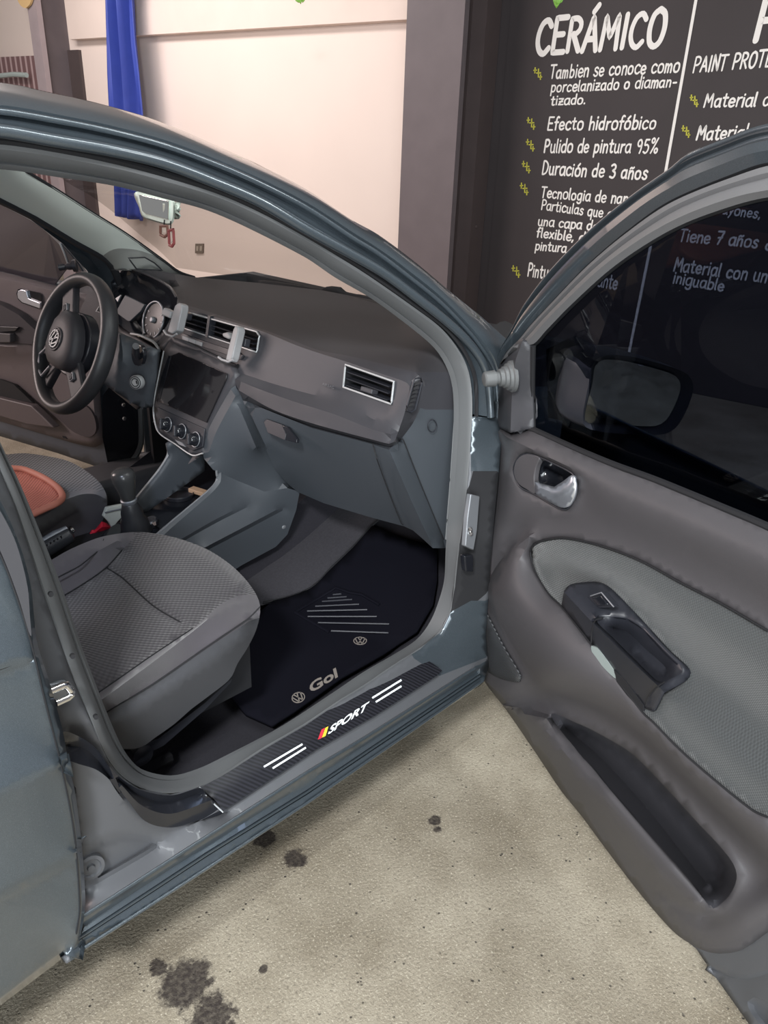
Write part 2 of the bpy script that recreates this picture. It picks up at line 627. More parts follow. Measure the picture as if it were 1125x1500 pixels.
def glass(name, tint, refl_rough=0.0, ior=1.45):
    m = bpy.data.materials.new(name)
    m.use_nodes = True
    nt = m.node_tree
    nt.nodes.remove(nt.nodes['Principled BSDF'])
    out = nt.nodes['Material Output']
    t = nt.nodes.new('ShaderNodeBsdfTransparent')
    t.inputs[0].default_value = (*tint, 1)
    g = nt.nodes.new('ShaderNodeBsdfGlossy')
    g.inputs['Roughness'].default_value = refl_rough
    fr = nt.nodes.new('ShaderNodeFresnel')
    ge = nt.nodes.new('ShaderNodeNewGeometry')           # the same reflectance on both faces of the pane
    nt.links.new(math_node(nt, 'SUBTRACT', ior, math_node(nt, 'MULTIPLY', ge.outputs['Backfacing'], ior-1/ior)), fr.inputs[0])
    mx = nt.nodes.new('ShaderNodeMixShader')
    nt.links.new(fr.outputs[0], mx.inputs[0])
    nt.links.new(t.outputs[0], mx.inputs[1])
    nt.links.new(g.outputs[0], mx.inputs[2])
    nt.links.new(mx.outputs[0], out.inputs[0])
    return m
TINT = glass('dark_tinted_glass', (0.29, 0.32, 0.39), 0.0, 1.32)
CLEAR = glass('clear_glass', (0.69, 0.68, 0.665), 0.0, 1.12)
MIRROR = mat('mirror_glass', (0.85, 0.9, 0.88), 0.03, 1.0)
SCREEN = mat('screen_glass', (0.012, 0.011, 0.013), 0.07, spec=0.9)

# ------------------------------------------------------------------ the place: floor, walls, columns
CREAM = mat('cream_plaster', (0.78, 0.66, 0.60), 0.85, var=0.05, vscale=1.6, bump=0.2, bscale=30)
CREAMB = mat('beam_plaster', (0.72, 0.60, 0.54), 0.85, var=0.10, vscale=2.5, bump=0.2, bscale=30)
COLM = mat('column_brown_paint', (0.125, 0.102, 0.109), 0.6, var=0.16, vscale=7, bump=0.2, bscale=60)
COL_SHADE = mat('column_shaded_paint', (0.07, 0.052, 0.052), 0.6, var=0.15, vscale=7, bump=0.2, bscale=60)  # column paint darkened for the shade on its recessed sides
BOARD = mat('blackboard_paint', (0.036, 0.029, 0.031), 0.65, var=0.18, vscale=3)
FLOORM = mat('concrete_floor', (0.36, 0.31, 0.245), 0.8)
STAINS = []
for (x, y, r) in ((272, 1440, .055), (232, 1418, .018), (433, 1258, .028), (386, 1228, .03), (637, 1202, .016), (386, 1420, .010), (310, 1490, .045), (640, 1215, .012)):
    p = at((x, y), 'Z', 0.0)
    STAINS.append((p[0], p[1], r))
def concrete(m):
    nt, b = nodes(m)
    tc = nt.nodes.new('ShaderNodeTexCoord')
    vec = tc.outputs['Object']
    big = noise(nt, 3.2, 6, vec, 0.65)
    col = new_mix(nt, ramp(nt, big, [(0.35, 0), (0.68, 1)]), (0.215, 0.180, 0.130), (0.40, 0.352, 0.275))
    fine = noise(nt, 150, 3, vec, 0.7)
    col = new_mix(nt, ramp(nt, fine, [(0.30, 0.75), (0.46, 0.0)]), col, (0.16, 0.135, 0.105))
    fine2 = noise(nt, 240, 2, vec, 0.6)
    col = new_mix(nt, ramp(nt, fine2, [(0.56, 0.0), (0.74, 0.8)]), col, (0.60, 0.54, 0.43))
    # small dark pits
    vo = nt.nodes.new('ShaderNodeTexVoronoi')
    vo.inputs['Scale'].default_value = 62
    nt.links.new(vec, vo.inputs['Vector'])
    pit = ramp(nt, vo.outputs['Distance'], [(0.10, 1), (0.17, 0)])
    keep = ramp(nt, noise(nt, 26, 2, vec), [(0.50, 0), (0.60, 1)])
    pm = math_node(nt, 'MULTIPLY', pit, keep)
    col = new_mix(nt, pm, col, (0.07, 0.06, 0.05))
    # oil stains, each with its own ragged outline
    sep = nt.nodes.new('ShaderNodeSeparateXYZ')
    nt.links.new(vec, sep.inputs[0])
    wob = math_node(nt, 'MULTIPLY', math_node(nt, 'SUBTRACT', noise(nt, 45, 5, vec, 0.75), 0.5), 0.085)
    tot = None
    for (x, y, r) in STAINS:
        dx = math_node(nt, 'SUBTRACT', sep.outputs['X'], x)
        dy = math_node(nt, 'SUBTRACT', sep.outputs['Y'], y)
        d = math_node(nt, 'SQRT', math_node(nt, 'ADD', math_node(nt, 'MULTIPLY', dx, dx), math_node(nt, 'MULTIPLY', dy, dy)))
        sc = min(1.0, r/0.045)
        d = math_node(nt, 'ADD', d, math_node(nt, 'MULTIPLY', wob, sc))
        k = nt.nodes.new('ShaderNodeMapRange')
        k.inputs['From Min'].default_value = r
        k.inputs['From Max'].default_value = r*0.72
        nt.links.new(d, k.inputs['Value'])
        tot = k.outputs[0] if tot is None else math_node(nt, 'MAXIMUM', tot, k.outputs[0])
    tot = math_node(nt, 'MULTIPLY', tot, ramp(nt, noise(nt, 120, 3, vec), [(0.3, 0.75), (0.6, 1)]))
    col = new_mix(nt, tot, col, (0.035, 0.026, 0.022))
    nt.links.new(col, b.inputs['Base Color'])
    bp = nt.nodes.new('ShaderNodeBump')
    bp.inputs['Strength'].default_value = 0.7
    bp.inputs['Distance'].default_value = 0.004
    hgt = math_node(nt, 'SUBTRACT', fine, math_node(nt, 'MULTIPLY', pm, 0.8))
    nt.links.new(hgt, bp.inputs['Height'])
    nt.links.new(bp.outputs[0], b.inputs['Normal'])
concrete(FLOORM)
o = box('floor', (-6, -6, -0.15), (9, 12, 0), FLOORM)
tag(o, 'speckled beige concrete garage floor with dark oil stains', 'floor', kind='structure')

def wpt(u, z, off=0.0):
    return WP+WU*u+WN*off+np.array([0, 0, z])
def wu(p, off=0.0):
    P = at(p, 'W', off)
    return (P-WP) @ WU, P[2]
def wbox(name, u0, u1, z0, z1, o0, o1, m, parent=None, **kw):
    c = wpt((u0+u1)/2, (z0+z1)/2, (o0+o1)/2)
    return bm_obj(name, obox(c, WU, WN, (0, 0, 1), (u1-u0, o1-o0, z1-z0)), m, parent, smooth=False, **kw)
TOPZ = 3.2
_c = box('ceiling', (-6, -3.6, 3.2), (4.6, 9, 3.35), mat('ceiling_concrete', (0.30, 0.28, 0.27), 0.9))
tag(_c, 'plain grey garage ceiling above the car', 'ceiling', kind='structure')
FO = 0.42                                   # how far the columns stand out
c2l, _ = wu((591, 150), FO)
c2r, _ = wu((672, 150), FO)
c1l, _ = wu((48, 70), FO)
c1r, _ = wu((69, 133), FO)
ubl, _ = wu((745, 0), 0)
def setting(o, label, cat):
    return tag(o, label, cat, kind='structure')
setting(wbox('wall_back', c2r+0.12, 9.5, 0, TOPZ, -0.2, 0.10, CREAM), 'bright cream plastered wall behind the car', 'wall')
setting(wbox('wall_right', -4.5, c2r+0.12, 0, TOPZ, -0.25, -0.008, BOARD), 'black painted wall that carries the lettering', 'wall')
# ledge beam over the cream wall
ub, zb = wu((400, 40), 0.2)
ul, zl = wu((103, 69), 0.2)
setting(wbox('trim_1', c2l, ul, zb, TOPZ, 0.10, 0.2, CREAMB), 'pale plaster beam running along the top of the cream wall', 'beam')
# the right hand column: front, a return step and a recessed flange
t = emp('column', wpt((c2l+c2r)/2, 0, FO/2), 'tall brown grey steel column between the cream wall and the black signboard', 'column')
wbox('front_flange', c2r, c2l, 0, TOPZ, FO-0.05, FO, COLM, t)
wbox('web', c2r+0.10, c2l-0.02, 0, TOPZ, -0.02, FO-0.05, COL_SHADE, t)
wbox('rear_flange', c2r+0.0, c2l-0.02, 0, TOPZ, 0.0, 0.17, COL_SHADE, t)
lathe('bolt', wpt(c2r, at((678, 330), 'W', 0.1)[2], 0.1), -WU, [(0, 0.012), (0.008, 0.012), (0.010, 0.006)], COL_SHADE, t)
t = emp('column', wpt((c1l+c1r)/2, 0, FO/2), 'grey brown column at the far left of the cream wall', 'column')
wbox('front_flange', c1r, c1l, 0, TOPZ, FO-0.05, FO, mat('column_grey_paint', (0.33, 0.27, 0.28), 0.6, var=0.15, vscale=8), t)
wbox('web', c1r+0.06, c1l-0.02, 0, TOPZ, 0.05, FO-0.05, COLM, t)
cdr, _ = wu((121, 130), 0.13)
zt = at((110, 73), 'W', 0.13)[2]
wbox('rear_flange', cdr, c1l-0.02, 0, zt, 0.0, 0.13, COL_SHADE, t)
# far left opening: shutter and its rail
us0, zs0 = wu((42, 82), 0.15)
o = wbox('roller_shutter', us0-0.3, us0+1.8, 0, zs0, 0.12, 0.16, mat('shutter_paint', (0.32, 0.2, 0.2), 0.6))
nt, b = nodes(o.data.materials[0])
tc = nt.nodes.new('ShaderNodeTexCoord')
sep = nt.nodes.new('ShaderNodeSeparateXYZ')
nt.links.new(tc.outputs['Object'], sep.inputs[0])
f = math_node(nt, 'SINE', math_node(nt, 'MULTIPLY', sep.outputs['Y'], 75))
nt.links.new(new_mix(nt, ramp(nt, f, [(0.2, 0), (0.7, 1)]), (0.2, 0.11, 0.11), (0.5, 0.36, 0.36)), b.inputs['Base Color'])
tag(o, 'finely ribbed reddish grey shutter at the far left edge', 'shutter')
pp = [at((x, y), 'W', 0.24) for x, y in ((-30, 113), (0, 111), (20, 109), (39, 110))]
o = tube('pipe', pp, 0.022, mat('pale_green_pipe', (0.45, 0.52, 0.50), 0.4))
tag(o, 'pale green horizontal pipe in front of the ribbed shutter', 'pipe')
# yellowish cloth over the left column
o = plate('cloth', [(25, -6), (30, 8), (38, 12), (43, 7), (45, -6)], 'W', FO+0.03, 0.02, mat('ochre_cloth', (0.62, 0.42, 0.2), 0.9), curved=True)
tag(o, 'small ochre cloth hanging at the top of the left column', 'cloth')

# wall socket
t = emp('power_socket', at((291, 372), 'W', 0.10), 'small square wall socket on the cream wall', 'socket')
plate('cover_plate', [(286, 357), (297, 357), (296.5, 371), (285.5, 371)], 'W', 0.118, 0.016, mat('socket_plate', (0.2, 0.16, 0.13), 0.5), t)
for dx in (0, 5.2):
    plate('outlet', [(287.5+dx, 360.5), (290.5+dx, 360.5), (290.3+dx, 367.5), (287.3+dx, 367.5)], 'W', 0.121, 0.004, mat('socket_ivory', (0.42, 0.36, 0.3), 0.5), t)

# blue curtain: a gathered cloth hanging free in front of the wall
BLUE = mat('blue_cloth', (0.035, 0.06, 0.33), 0.55, var=0.15, vscale=10)
def curtain():
    rowsL = [((150, -40), (196, -40)), ((156, 0), (195, 0)), ((158, 60), (199, 60)), ((159, 110), (205, 110)), ((161, 165), (211, 165)), ((165, 240), (214, 240)), ((169, 316), (208, 322))]
    off = 0.34
    A = resample3([at(a, 'W', off) for a, b in rowsL], 40)
    B = resample3([at(b, 'W', off) for a, b in rowsL], 40)
    rows = []
    for i in range(40):
        r = []
        for k in range(49):
            s = k/48
            amp = 0.05*math.sin(math.pi*min(1, max(0, s*1.0)))+0.012
            f = math.sin(s*21+0.7*math.sin(i*0.13))+0.5*math.sin(s*37+1.3+i*0.03)
            r.append(A[i]*(1-s)+B[i]*s+WN*amp*f+np.array([0, 0, 0.012*math.sin(s*19) if i == 39 else 0]))
        rows.append(r)
    return loft3('curtain', rows, BLUE, thick=0.008)
tag(curtain(), 'bright blue gathered curtain hanging before the cream wall', 'curtain')

# leaves peeping in at the top edge
LEAF = mat('green_leaf', (0.16, 0.36, 0.05), 0.5)
def leafy(name, spots, label):
    base = at(spots[0][:2], 'W', 1.2)
    t = emp(name, base, label, 'plant', 'hanging leaves')
    for (x, y, ang, ln) in spots:
        P = at((x, y), 'W', 1.2)
        d = WU*-math.cos(ang)+np.array([0, 0, -math.sin(ang)])
        s = np.cross(d, WN)
        prof = [(0, 0), (.18, .28), (.45, .40), (.75, .24), (1, 0)]
        bm = bmesh.new()
        mid = [bm.verts.new(P+d*ln*a-WN*0.006*(1-a)) for a, b in prof]
        for sg in (1, -1):
            e = [bm.verts.new(P+d*ln*a+s*sg*ln*b*0.9+WN*0.012*b) for a, b in prof[1:-1]]
            bm.faces.new((mid[0], mid[1], e[0]))
            for i in range(2):
                bm.faces.new((mid[i+1], mid[i+2], e[i+1], e[i]))
            bm.faces.new((mid[3], mid[4], e[2]))
        bm_obj('leaf', bm, LEAF, t, thick=0.002)
    P = [at((spots[0][0], -40), 'W', 1.2), at((spots[0][0]+2, -15), 'W', 1.2), at(spots[0][:2], 'W', 1.2)]
    tube('stem', P, 0.003, LEAF, t)
leafy('leafy_twig', [(434, -6, 1.0, .04), (440, -8, 1.5, .045), (447, -7, 2.1, .04)], 'sprig of green leaves at the top edge over the cream wall')
leafy('leafy_twig', [(812, -8, 0.8, .05), (818, -9, 1.6, .055), (826, -8, 2.3, .05)], 'sprig of green leaves at the top edge over the white CERAMICO heading')

# ------------------------------------------------------------------ signboard lettering
CHALK = mat('white_lettering', (0.82, 0.79, 0.76), 0.7)
STARM = mat('yellow_green_marks', (0.50, 0.48, 0.06), 0.7)
board = emp('signboard', wpt(0.3, 0, 0.0), 'black hand-lettered signboard listing ceramic coating benefits in white Spanish script', 'signboard')
wbox('board_panel', -4.2, ubl-0.02, 0.004, 3.1, -0.006, 0.0, BOARD, board)
def text_mesh(body, bold=0.0, extr=0.002):
    c = bpy.data.curves.new('lettering', 'FONT')
    c.body = body
    c.size = 1.0
    c.offset = bold
    c.extrude = extr
    c.resolution_u = 3
    o = bpy.data.objects.new('lettering', c)
    COL.objects.link(o)
    bpy.context.view_layer.update()
    me = bpy.data.meshes.new_from_object(o.evaluated_get(bpy.context.evaluated_depsgraph_get()))
    bpy.data.objects.remove(o)
    V = np.array([v.co[:] for v in me.vertices])
    return me, V
HAND = {
 'a': (5.9, '5,5.4 3,6.1 1.1,5 .6,3 1.1,.8 2.6,0 4.2,1 5,3|5,6 5,1 5.6,0'), 'b': (5.6, '1,10 1,0|1,4.4 2.6,6 4.6,5.1 5,3 4.4,.8 2.6,0 1,1.2'), 'c': (5.4, '5,5 3.2,6.1 1.3,5 .7,3 1.3,.8 3.2,0 5,1'),
 'd': (5.9, '5,10 5,0|5,4.7 3.3,6 1.4,5.2 .7,3 1.3,.8 3,0 5,1.6'), 'e': (5.5, '.8,3 5,3.4 4.6,5.2 3,6.1 1.3,5.2 .7,3 1.4,.8 3.2,0 5,1'), 'f': (4, '4,9.4 2.9,10 1.9,8.5 1.8,0|.4,5.8 3.6,5.8'),
 'g': (5.8, '5,5.4 3,6.1 1.1,5 .6,3 1.1,.8 2.6,0 4.2,1 5,3|5,6 5,-1.5 4,-3 2.3,-3.2 1,-2.2'), 'h': (5.6, '1,10 1,0|1,4 2.8,6 4.6,5.2 4.8,3.5 4.8,0'), 'i': (2, '1,6 1,0|1,8.3 1,8.7'), 'ı': (2, '1,6 1,0'),
 'j': (2, '1,6 1,-3'), 'l': (2.3, '1,10 1,1 1.6,0'), 'm': (7.5, '1,6 1,0|1,4.3 2.4,6 3.5,5 3.7,3.5 3.7,0|3.7,4.3 5.2,6 6.3,5 6.5,3.5 6.5,0'), 'n': (5.5, '1,6 1,0|1,4 2.8,6 4.4,5.2 4.6,3.5 4.6,0'),
 'o': (6, '3,6.1 1.2,5.2 .7,3 1.2,.8 3,0 4.8,.8 5.3,3 4.8,5.2 3,6.1'), 'p': (5.8, '1,6 1,-3.3|1,4.5 2.6,6 4.6,5.2 5.1,3 4.4,.8 2.6,0 1,1.4'), 'q': (5.8, '5,5.4 3,6.1 1.1,5 .6,3 1.1,.8 2.6,0 4.2,1 5,3|5,6 5,-3.3'),
 'r': (4.2, '1,6 1,0|1,3.6 2.2,5.6 4,6'), 's': (5, '4.5,5.2 3,6.1 1.4,5.2 1.6,3.8 3.4,2.8 4.4,1.6 3.6,.2 2,0 .7,1'), 't': (4.4, '2,8.8 2,1 3,0 4,.4|.4,6.2 4,6.2'), 'u': (5.7, '1,6 1,2 1.8,.2 3.2,0 4.6,1.5|4.6,6 4.6,1 5.2,0'),
 'x': (5.2, '.8,6 4.6,0|4.6,6 .8,0'), 'y': (5.3, '.8,6 2.8,.6|4.8,6 2.8,.6 1.2,-3'), 'z': (5.4, '.7,5.9 .7,5.9 4.8,5.9 4.8,5.9 .7,.1 .7,.1 5,.1|1.4,3 4.2,3'),
 'C': (6.4, '6,8.3 4.3,10 2.2,9.2 .9,6.5 .8,3.5 2,1 4,0 6,1.6'), 'E': (6, '5.5,10 1,10 1,10 1,0 1,0 5.6,0|1,5.2 4.6,5.2'), 'R': (6.2, '1,0 1,10 1,10 3.6,10 5.3,8.6 5.2,6.6 3.6,5.3 1,5|2.6,5.2 5.8,0'),
 'A': (6.6, '.5,0 3.3,10 3.3,10 6.1,0|1.6,3.4 5,3.4'), 'M': (8, '.8,0 1.4,10 1.4,10 4,3.5 4,3.5 6.6,10 6.6,10 7.3,0'), 'I': (2.2, '1,10 1,0'), 'O': (6.9, '3.4,10 1.5,8.7 .7,5 1.5,1.3 3.4,0 5.3,1.3 6.1,5 5.3,8.7 3.4,10'),
 'T': (6, '0,10 6,10|3,10 2.8,0'), 'P': (6, '1,0 1,10 1,10 3.8,10 5.5,8.5 5.3,6.2 3.6,4.8 1,4.7'), 'D': (6.4, '1,0 1,10 1,10 3.2,9.8 5.4,7.6 5.7,4.5 4.6,1.5 2.6,.1 1,0'), 'N': (6.4, '1,0 1,10 1,10 5.4,0 5.4,0 5.4,10'),
 'F': (5.8, '1,0 1,10 1,10 5.5,10|1,5.3 4.6,5.3'), 'L': (5.4, '1,10 1,0 1,0 5.2,0'),
 '9': (5.8, '5,7.5 3.5,9.9 1.5,9 1,7 2,5.2 4,5.4 5,7.5 4.8,3 4,0'), '5': (5.9, '5,10 1.6,10 1.6,10 1.2,6 3.4,6.3 5.2,4.5 4.8,1.6 3,0 .8,1'), '3': (5.9, '1,9 3,10 4.8,8.6 4.4,6.5 2.6,5.4 4.8,4.2 5.2,2 3.6,.1 .8,.8'), '7': (5.8, '.6,10 5.4,10 5.4,10 2.2,0|1.4,5 4.6,5.2'),
 '%': (7.6, '6,10 1.4,0|2,10 .8,9.2 .9,7.6 2,6.8 3.1,7.6 3.2,9.2 2,10|5.8,3.2 4.6,2.4 4.7,.8 5.8,0 6.9,.8 7,2.4 5.8,3.2'), '-': (4.2, '.7,3.2 3.6,3.2'), '.': (2, '1,0 1,.4'), ',': (2.2, '1.3,.7 .7,-1.3'), ' ': (3.6, '')}
for base, acc, new in (('a', '2.6,7.6 4.2,9.3', 'á'), ('o', '2.6,7.6 4.2,9.3', 'ó'), ('ı', '.8,7.4 2.2,9.2', 'í'), ('n', '1.2,7.6 2.2,8.5 3.4,7.8 4.5,8.7', 'ñ'), ('A', '3,11.4 4.6,13.2', 'Á')):
    HAND[new] = (HAND[base][0], HAND[base][1]+'|'+acc)
def stroke2d(pts, r, V, F, lay=0.0):
    """a brush stroke: round ended ribbon in the plane"""
    P = [np.array(p[:2]) for p in spline([(x, y) for x, y in pts], False, h=0.7)]
    n = len(P)
    b = len(V)
    for i in range(n):
        t = P[min(n-1, i+1)]-P[max(0, i-1)]
        t = t/max(1e-6, np.linalg.norm(t))
        nn = np.array([-t[1], t[0]])
        V += [np.append(P[i]+nn*r, lay), np.append(P[i]-nn*r, lay)]
    for i in range(n-1):
        F.append((b+2*i, b+2*i+1, b+2*i+3, b+2*i+2))
    for c in (P[0], P[-1]):
        b = len(V)
        lay += 0.00007
        V += [np.append(c+r*np.array([math.cos(a), math.sin(a)]), lay) for a in np.linspace(0, 2*math.pi, 11)[:-1]]
        F.append(tuple(range(b, b+10)))
def wall_text(body, p0, p1, cap, weight=0.75, shear=0.06):
    rng = random.Random(body)
    V, F = [], []
    x = lay = 0.0
    for chx in body:
        wd, st = HAND[chx]
        jy, js = rng.uniform(-.25, .25), rng.uniform(.95, 1.06)
        for s in [q for q in st.split('|') if q]:
            pts = [tuple(float(v) for v in q.split(',')) for q in s.split()]
            stroke2d([(x+px*js, py*js+jy) for px, py in pts], weight*rng.uniform(.88, 1.1), V, F, lay)
            lay = (lay+0.00023) % 0.002
        x += wd+0.75
    A, B = at(p0, 'W', 0.002), at(p1, 'W', 0.002)
    ex = (B-A)/(x-1.0)
    up = np.array([0, 0, 1.0])
    ey = up*((at((p0[0], p0[1]-cap), 'W', 0.002)-A) @ up)/10.0
    return raw('lettering', [A+ex*(v[0]-.7+shear*v[1])+ey*v[1]+WN*v[2] for v in V], F, CHALK, board, smooth=False)
LINES = [('CERÁMICO', (785, 79), (972, 66), 47, .03), ('Tambien se conoce como', (806, 115), (995, 105), 19, .014), ('porcelanizado o diaman-', (807, 135), (991, 127), 16, .014),
    ('tizado.', (807, 154), (858, 152), 14, .014), ('Efecto hidrofóbico', (802, 190), (961, 189), 19, .014), ('Pulido de pintura 95%', (797, 223), (963, 224), 19, .014),
    ('Duración de 3 años', (794, 255), (948, 263), 19, .014), ('Tecnologia de nano-', (793, 289), (936, 300), 16, .014), ('Particulas que crean', (793, 307), (926, 324), 14.5, .014),
    ('una capa de', (788, 330), (876, 338), 14, .014), ('flexible, de', (786, 347), (865, 356), 14, .014), ('pintura p', (784, 366), (843, 371), 13.5, .014),
    ('Pintura más brillante', (773, 404), (904, 424), 19, .014), ('PPF', (1105, 60), (1205, 52), 58, .03), ('PAINT PROTECTION FILM', (1015, 106), (1243, 88), 22, .012),
    ('Material a', (1031, 157), (1128, 155), 20, .014), ('Material an', (1020, 205), (1126, 201), 20, .014), ('rayones,', (1051, 312), (1114, 320), 15, .012),
    ('Tiene 7 años', (995, 353), (1110, 363), 18, .012), ('d', (1121, 366), (1133, 367), 18, .012), ('Material con un', (987, 396), (1123, 414), 19, .012), ('iniguable', (986, 414), (1060, 427), 17, .012)]
for (b_, p0, p1, cap, bold) in LINES:
    wall_text(b_, p0, p1, cap, 0.95 if cap > 40 else 0.78, 0.06)
def wstroke(pts, r, m, name):
    P = [at(p, 'W', 0.002) for p in pts]
    bm = bmesh.new()
    for a, b in zip(P, P[1:]):
        d = b-a
        L = np.linalg.norm(d)
        obox((a+b)/2, d, WN, np.cross(d, WN), (L+r, 0.003, r), bm)
    return bm_obj(name, bm, m, board, smooth=False)
wstroke([(1022, -14), (975, 252), (921, 519)], 0.016, CHALK, 'divider_line')
for (x, y) in ((787, 107), (777, 180), (776, 212), (770, 244), (767, 276), (755, 397), (1016, 147), (1004, 192), (1002, 240)):
    bm = bmesh.new()
    for (dx, dy, s) in ((-3, -4, 4.5), (2, 0, 6.5), (5, 6, 4)):
        for a, b in (((dx-s*.55, dy), (dx+s*.55, dy-.3)), ((dx, dy-s), (dx-.4, dy+s))):
            P, Q_ = at((x+a[0], y+a[1]), 'W', 0.002), at((x+b[0], y+b[1]), 'W', 0.002)
            d = Q_-P
            obox((P+Q_)/2, d, WN, np.cross(d, WN), (np.linalg.norm(d), 0.003, 0.007), bm)
    bm_obj('sparkle_mark', bm, STARM, board, smooth=False)

# ------------------------------------------------------------------ the car: body shell
car = emp('car', (0, 0, 0), 'dark grey small hatchback parked with both front doors wide open', 'car')
R0 = [(-110, 247), (0, 248), (88, 260), (171, 273), (240, 291), (300, 307), (357, 331), (447, 377), (490, 406), (545, 438), (607, 484), (639, 513), (657, 545), (664, 580),
      (664, 640), (660, 700), (657, 750), (653, 802), (651, 847), (644, 876), (631, 909), (611, 936), (578, 958), (533, 984), (490, 1013), (410, 1065), (330, 1107), (290, 1126), (250, 1136),
      (208, 1127), (187, 1107), (171, 1078), (149, 1025), (131, 977), (120, 948), (88, 853), (53, 765), (27, 703), (5, 658), (-25, 590), (-60, 500)]
R1 = [(-110, 203), (0, 208), (80, 220), (160, 236), (240, 257), (317, 281), (383, 310), (450, 347), (517, 387), (553, 411), (607, 449), (647, 479), (673, 511), (687, 540), (692, 567),
      (692, 620), (687, 684), (682, 738), (677, 775), (671, 820), (667, 860), (661, 896), (646, 926), (616, 951), (578, 975), (533, 1006), (500, 1026), (447, 1062), (383, 1099), (330, 1134), (293, 1153), (250, 1164),
      (203, 1155), (171, 1134), (152, 1110), (141, 1078), (125, 1038), (107, 995), (91, 950), (80, 917), (62, 865), (44, 810), (20, 738), (0, 690), (-30, 615), (-60, 540)]
a0 = curve3((R0, 'S', 0.045), 220, 4)
a1 = curve3((R1, 'S', 0.004), 220, 4)
# pair every point of the inner edge with its nearest partner so that the band stays square
def pair(A, B):
    out = []
    j = 0
    for a in A:
        k = j+int(np.argmin(np.linalg.norm(B[j:j+14]-a, axis=1)))
        j = max(j, k)
        out.append(B[j])
    out = np.array(out)
    for _ in range(3):
        out[1:-1] = 0.25*out[:-2]+0.5*out[1:-1]+0.25*out[2:]
    return out
b1 = pair(a0, a1)
rows = [a0]
for t, o in ((0.10, 0.003), (0.20, 0.004), (0.28, -0.003), (0.36, 0.002), (0.55, 0.008), (0.75, 0.008), (0.92, 0.003), (1.0, -0.004)):
    rows.append(a0*(1-t)+b1*t+np.array([0, -o, 0]))
rows.append(b1+(b1-CAMP)/np.linalg.norm(b1-CAMP, axis=1)[:, None]*0.03)
loft3('door_seal', rows, RUBBER, car)
# roof side and A pillar: drip bead, groove, side panel, top
R2 = [(-110, 182), (0, 189), (80, 203), (160, 217), (240, 236), (317, 265), (383, 294), (450, 334), (517, 371), (567, 401), (620, 441), (660, 473), (692, 505), (711, 535), (718, 567), (721, 610)]
R3 = [(-110, 157), (0, 163), (80, 176), (160, 192), (240, 213), (317, 241), (383, 270), (450, 305), (517, 349), (553, 371), (607, 412), (647, 445), (687, 487), (711, 519), (724, 545), (730, 610)]
R4 = [(-110, 115), (0, 121), (69, 135), (133, 149), (213, 171), (267, 191), (317, 213), (383, 243), (450, 278), (517, 323), (553, 343), (607, 383), (660, 428), (703, 463), (732, 489), (748, 503)]
n = 90
seg = [p for p in R1 if p[0] >= -110][:16]
seg[-1] = (692, 610)
c1 = curve3((seg, 'S', 0.012), n, 4)
c2 = curve3((R2, 'S', -0.018), n, 4)
c3 = curve3((R3, 'S', -0.004), n, 4)
c4 = curve3(([(*p, 0.02+0.07*max(0, 1-max(0, i)/15)) for i, p in enumerate(R4)], 'S', 0.05), n, 4)
def mid(a, b, t, dy=0, dz=0):
    return a*(1-t)+b*t+np.array([0, dy, dz])
rows = [c1+(c1-CAMP)/np.linalg.norm(c1-CAMP, axis=1)[:, None]*0.04, mid(c1, c2, 0.30, 0.022), mid(c1, c2, 0.62, 0.006), mid(c1, c2, 0.85, -0.008), c2, mid(c2, c3, 0.22, -0.004), mid(c2, c3, 0.5, 0.010), mid(c2, c3, 0.80, 0.014), mid(c2, c3, 0.92, 0.002), c3, mid(c3, c3*0.9+c4*0.1, 1.0, 0.002)]
for t in (0.2, 0.35, 0.5, 0.65, 0.8, 0.92):
    rows.append(mid(c3, c4, t, -0.018*math.sin(math.pi*t)))
rows.append(c4)
rows = [np.array([r[0]+np.array([-1.55, .03, -.05]), r[0]+np.array([-1.0, .012, -.012]), r[0]+np.array([-.5, .0, .004])]+list(r)) for r in rows]
loft3('roof_side', rows, PAINT, car)
tube('drip_bead', c3+np.array([0, -.001, 0]), 0.0042, PAINT, car, sides=10)
tube('frame_bead', c2+np.array([0, .003, -.002]), 0.0085, PAINT, car, sides=12)
# black joint between seal and bead
tube('roof_joint', mid(c1, c2, 0.12, -0.004), 0.0045, GAP, car, sides=6)
# roof skin and windscreen share the far mirrored edge
far = c4*np.array([1, -1, 1])
hd = int(np.argmin(np.abs(c4[:, 0]+0.20)))
def cross(a, b, crown, k=15, fwd=0.0):
    return [a*(1-t)+b*t+np.array([fwd*math.sin(math.pi*t), 0, crown*math.sin(math.pi*t)]) for t in np.linspace(0, 1, k)]
A = c4[:hd+1]
back = [A[0]+np.array([-d, 0, -0.02*d*d]) for d in (1.6, 1.1, 0.6, 0.3)]
A2 = np.array(back+list(A))
loft3('roof_panel', cross(A2+np.array([0, 0.004, 0.001]), A2*np.array([1, -1, 1])+np.array([0, -0.004, 0.001]), 0.0), PAINT, car)
G = c4[hd:]
loft3('windshield', cross(G+np.array([-.004, 0.012, -0.006]), G*np.array([1, -1, 1])+np.array([-.004, -0.012, -0.006]), 0.0, 15, 0.10), CLEAR, car)
tube('windshield_seal', G[18:]+np.array([0.0, 0.004, -0.001]), list(np.linspace(0.0005, 0.004, len(G)-18)), RUBBERD, car, sides=6)

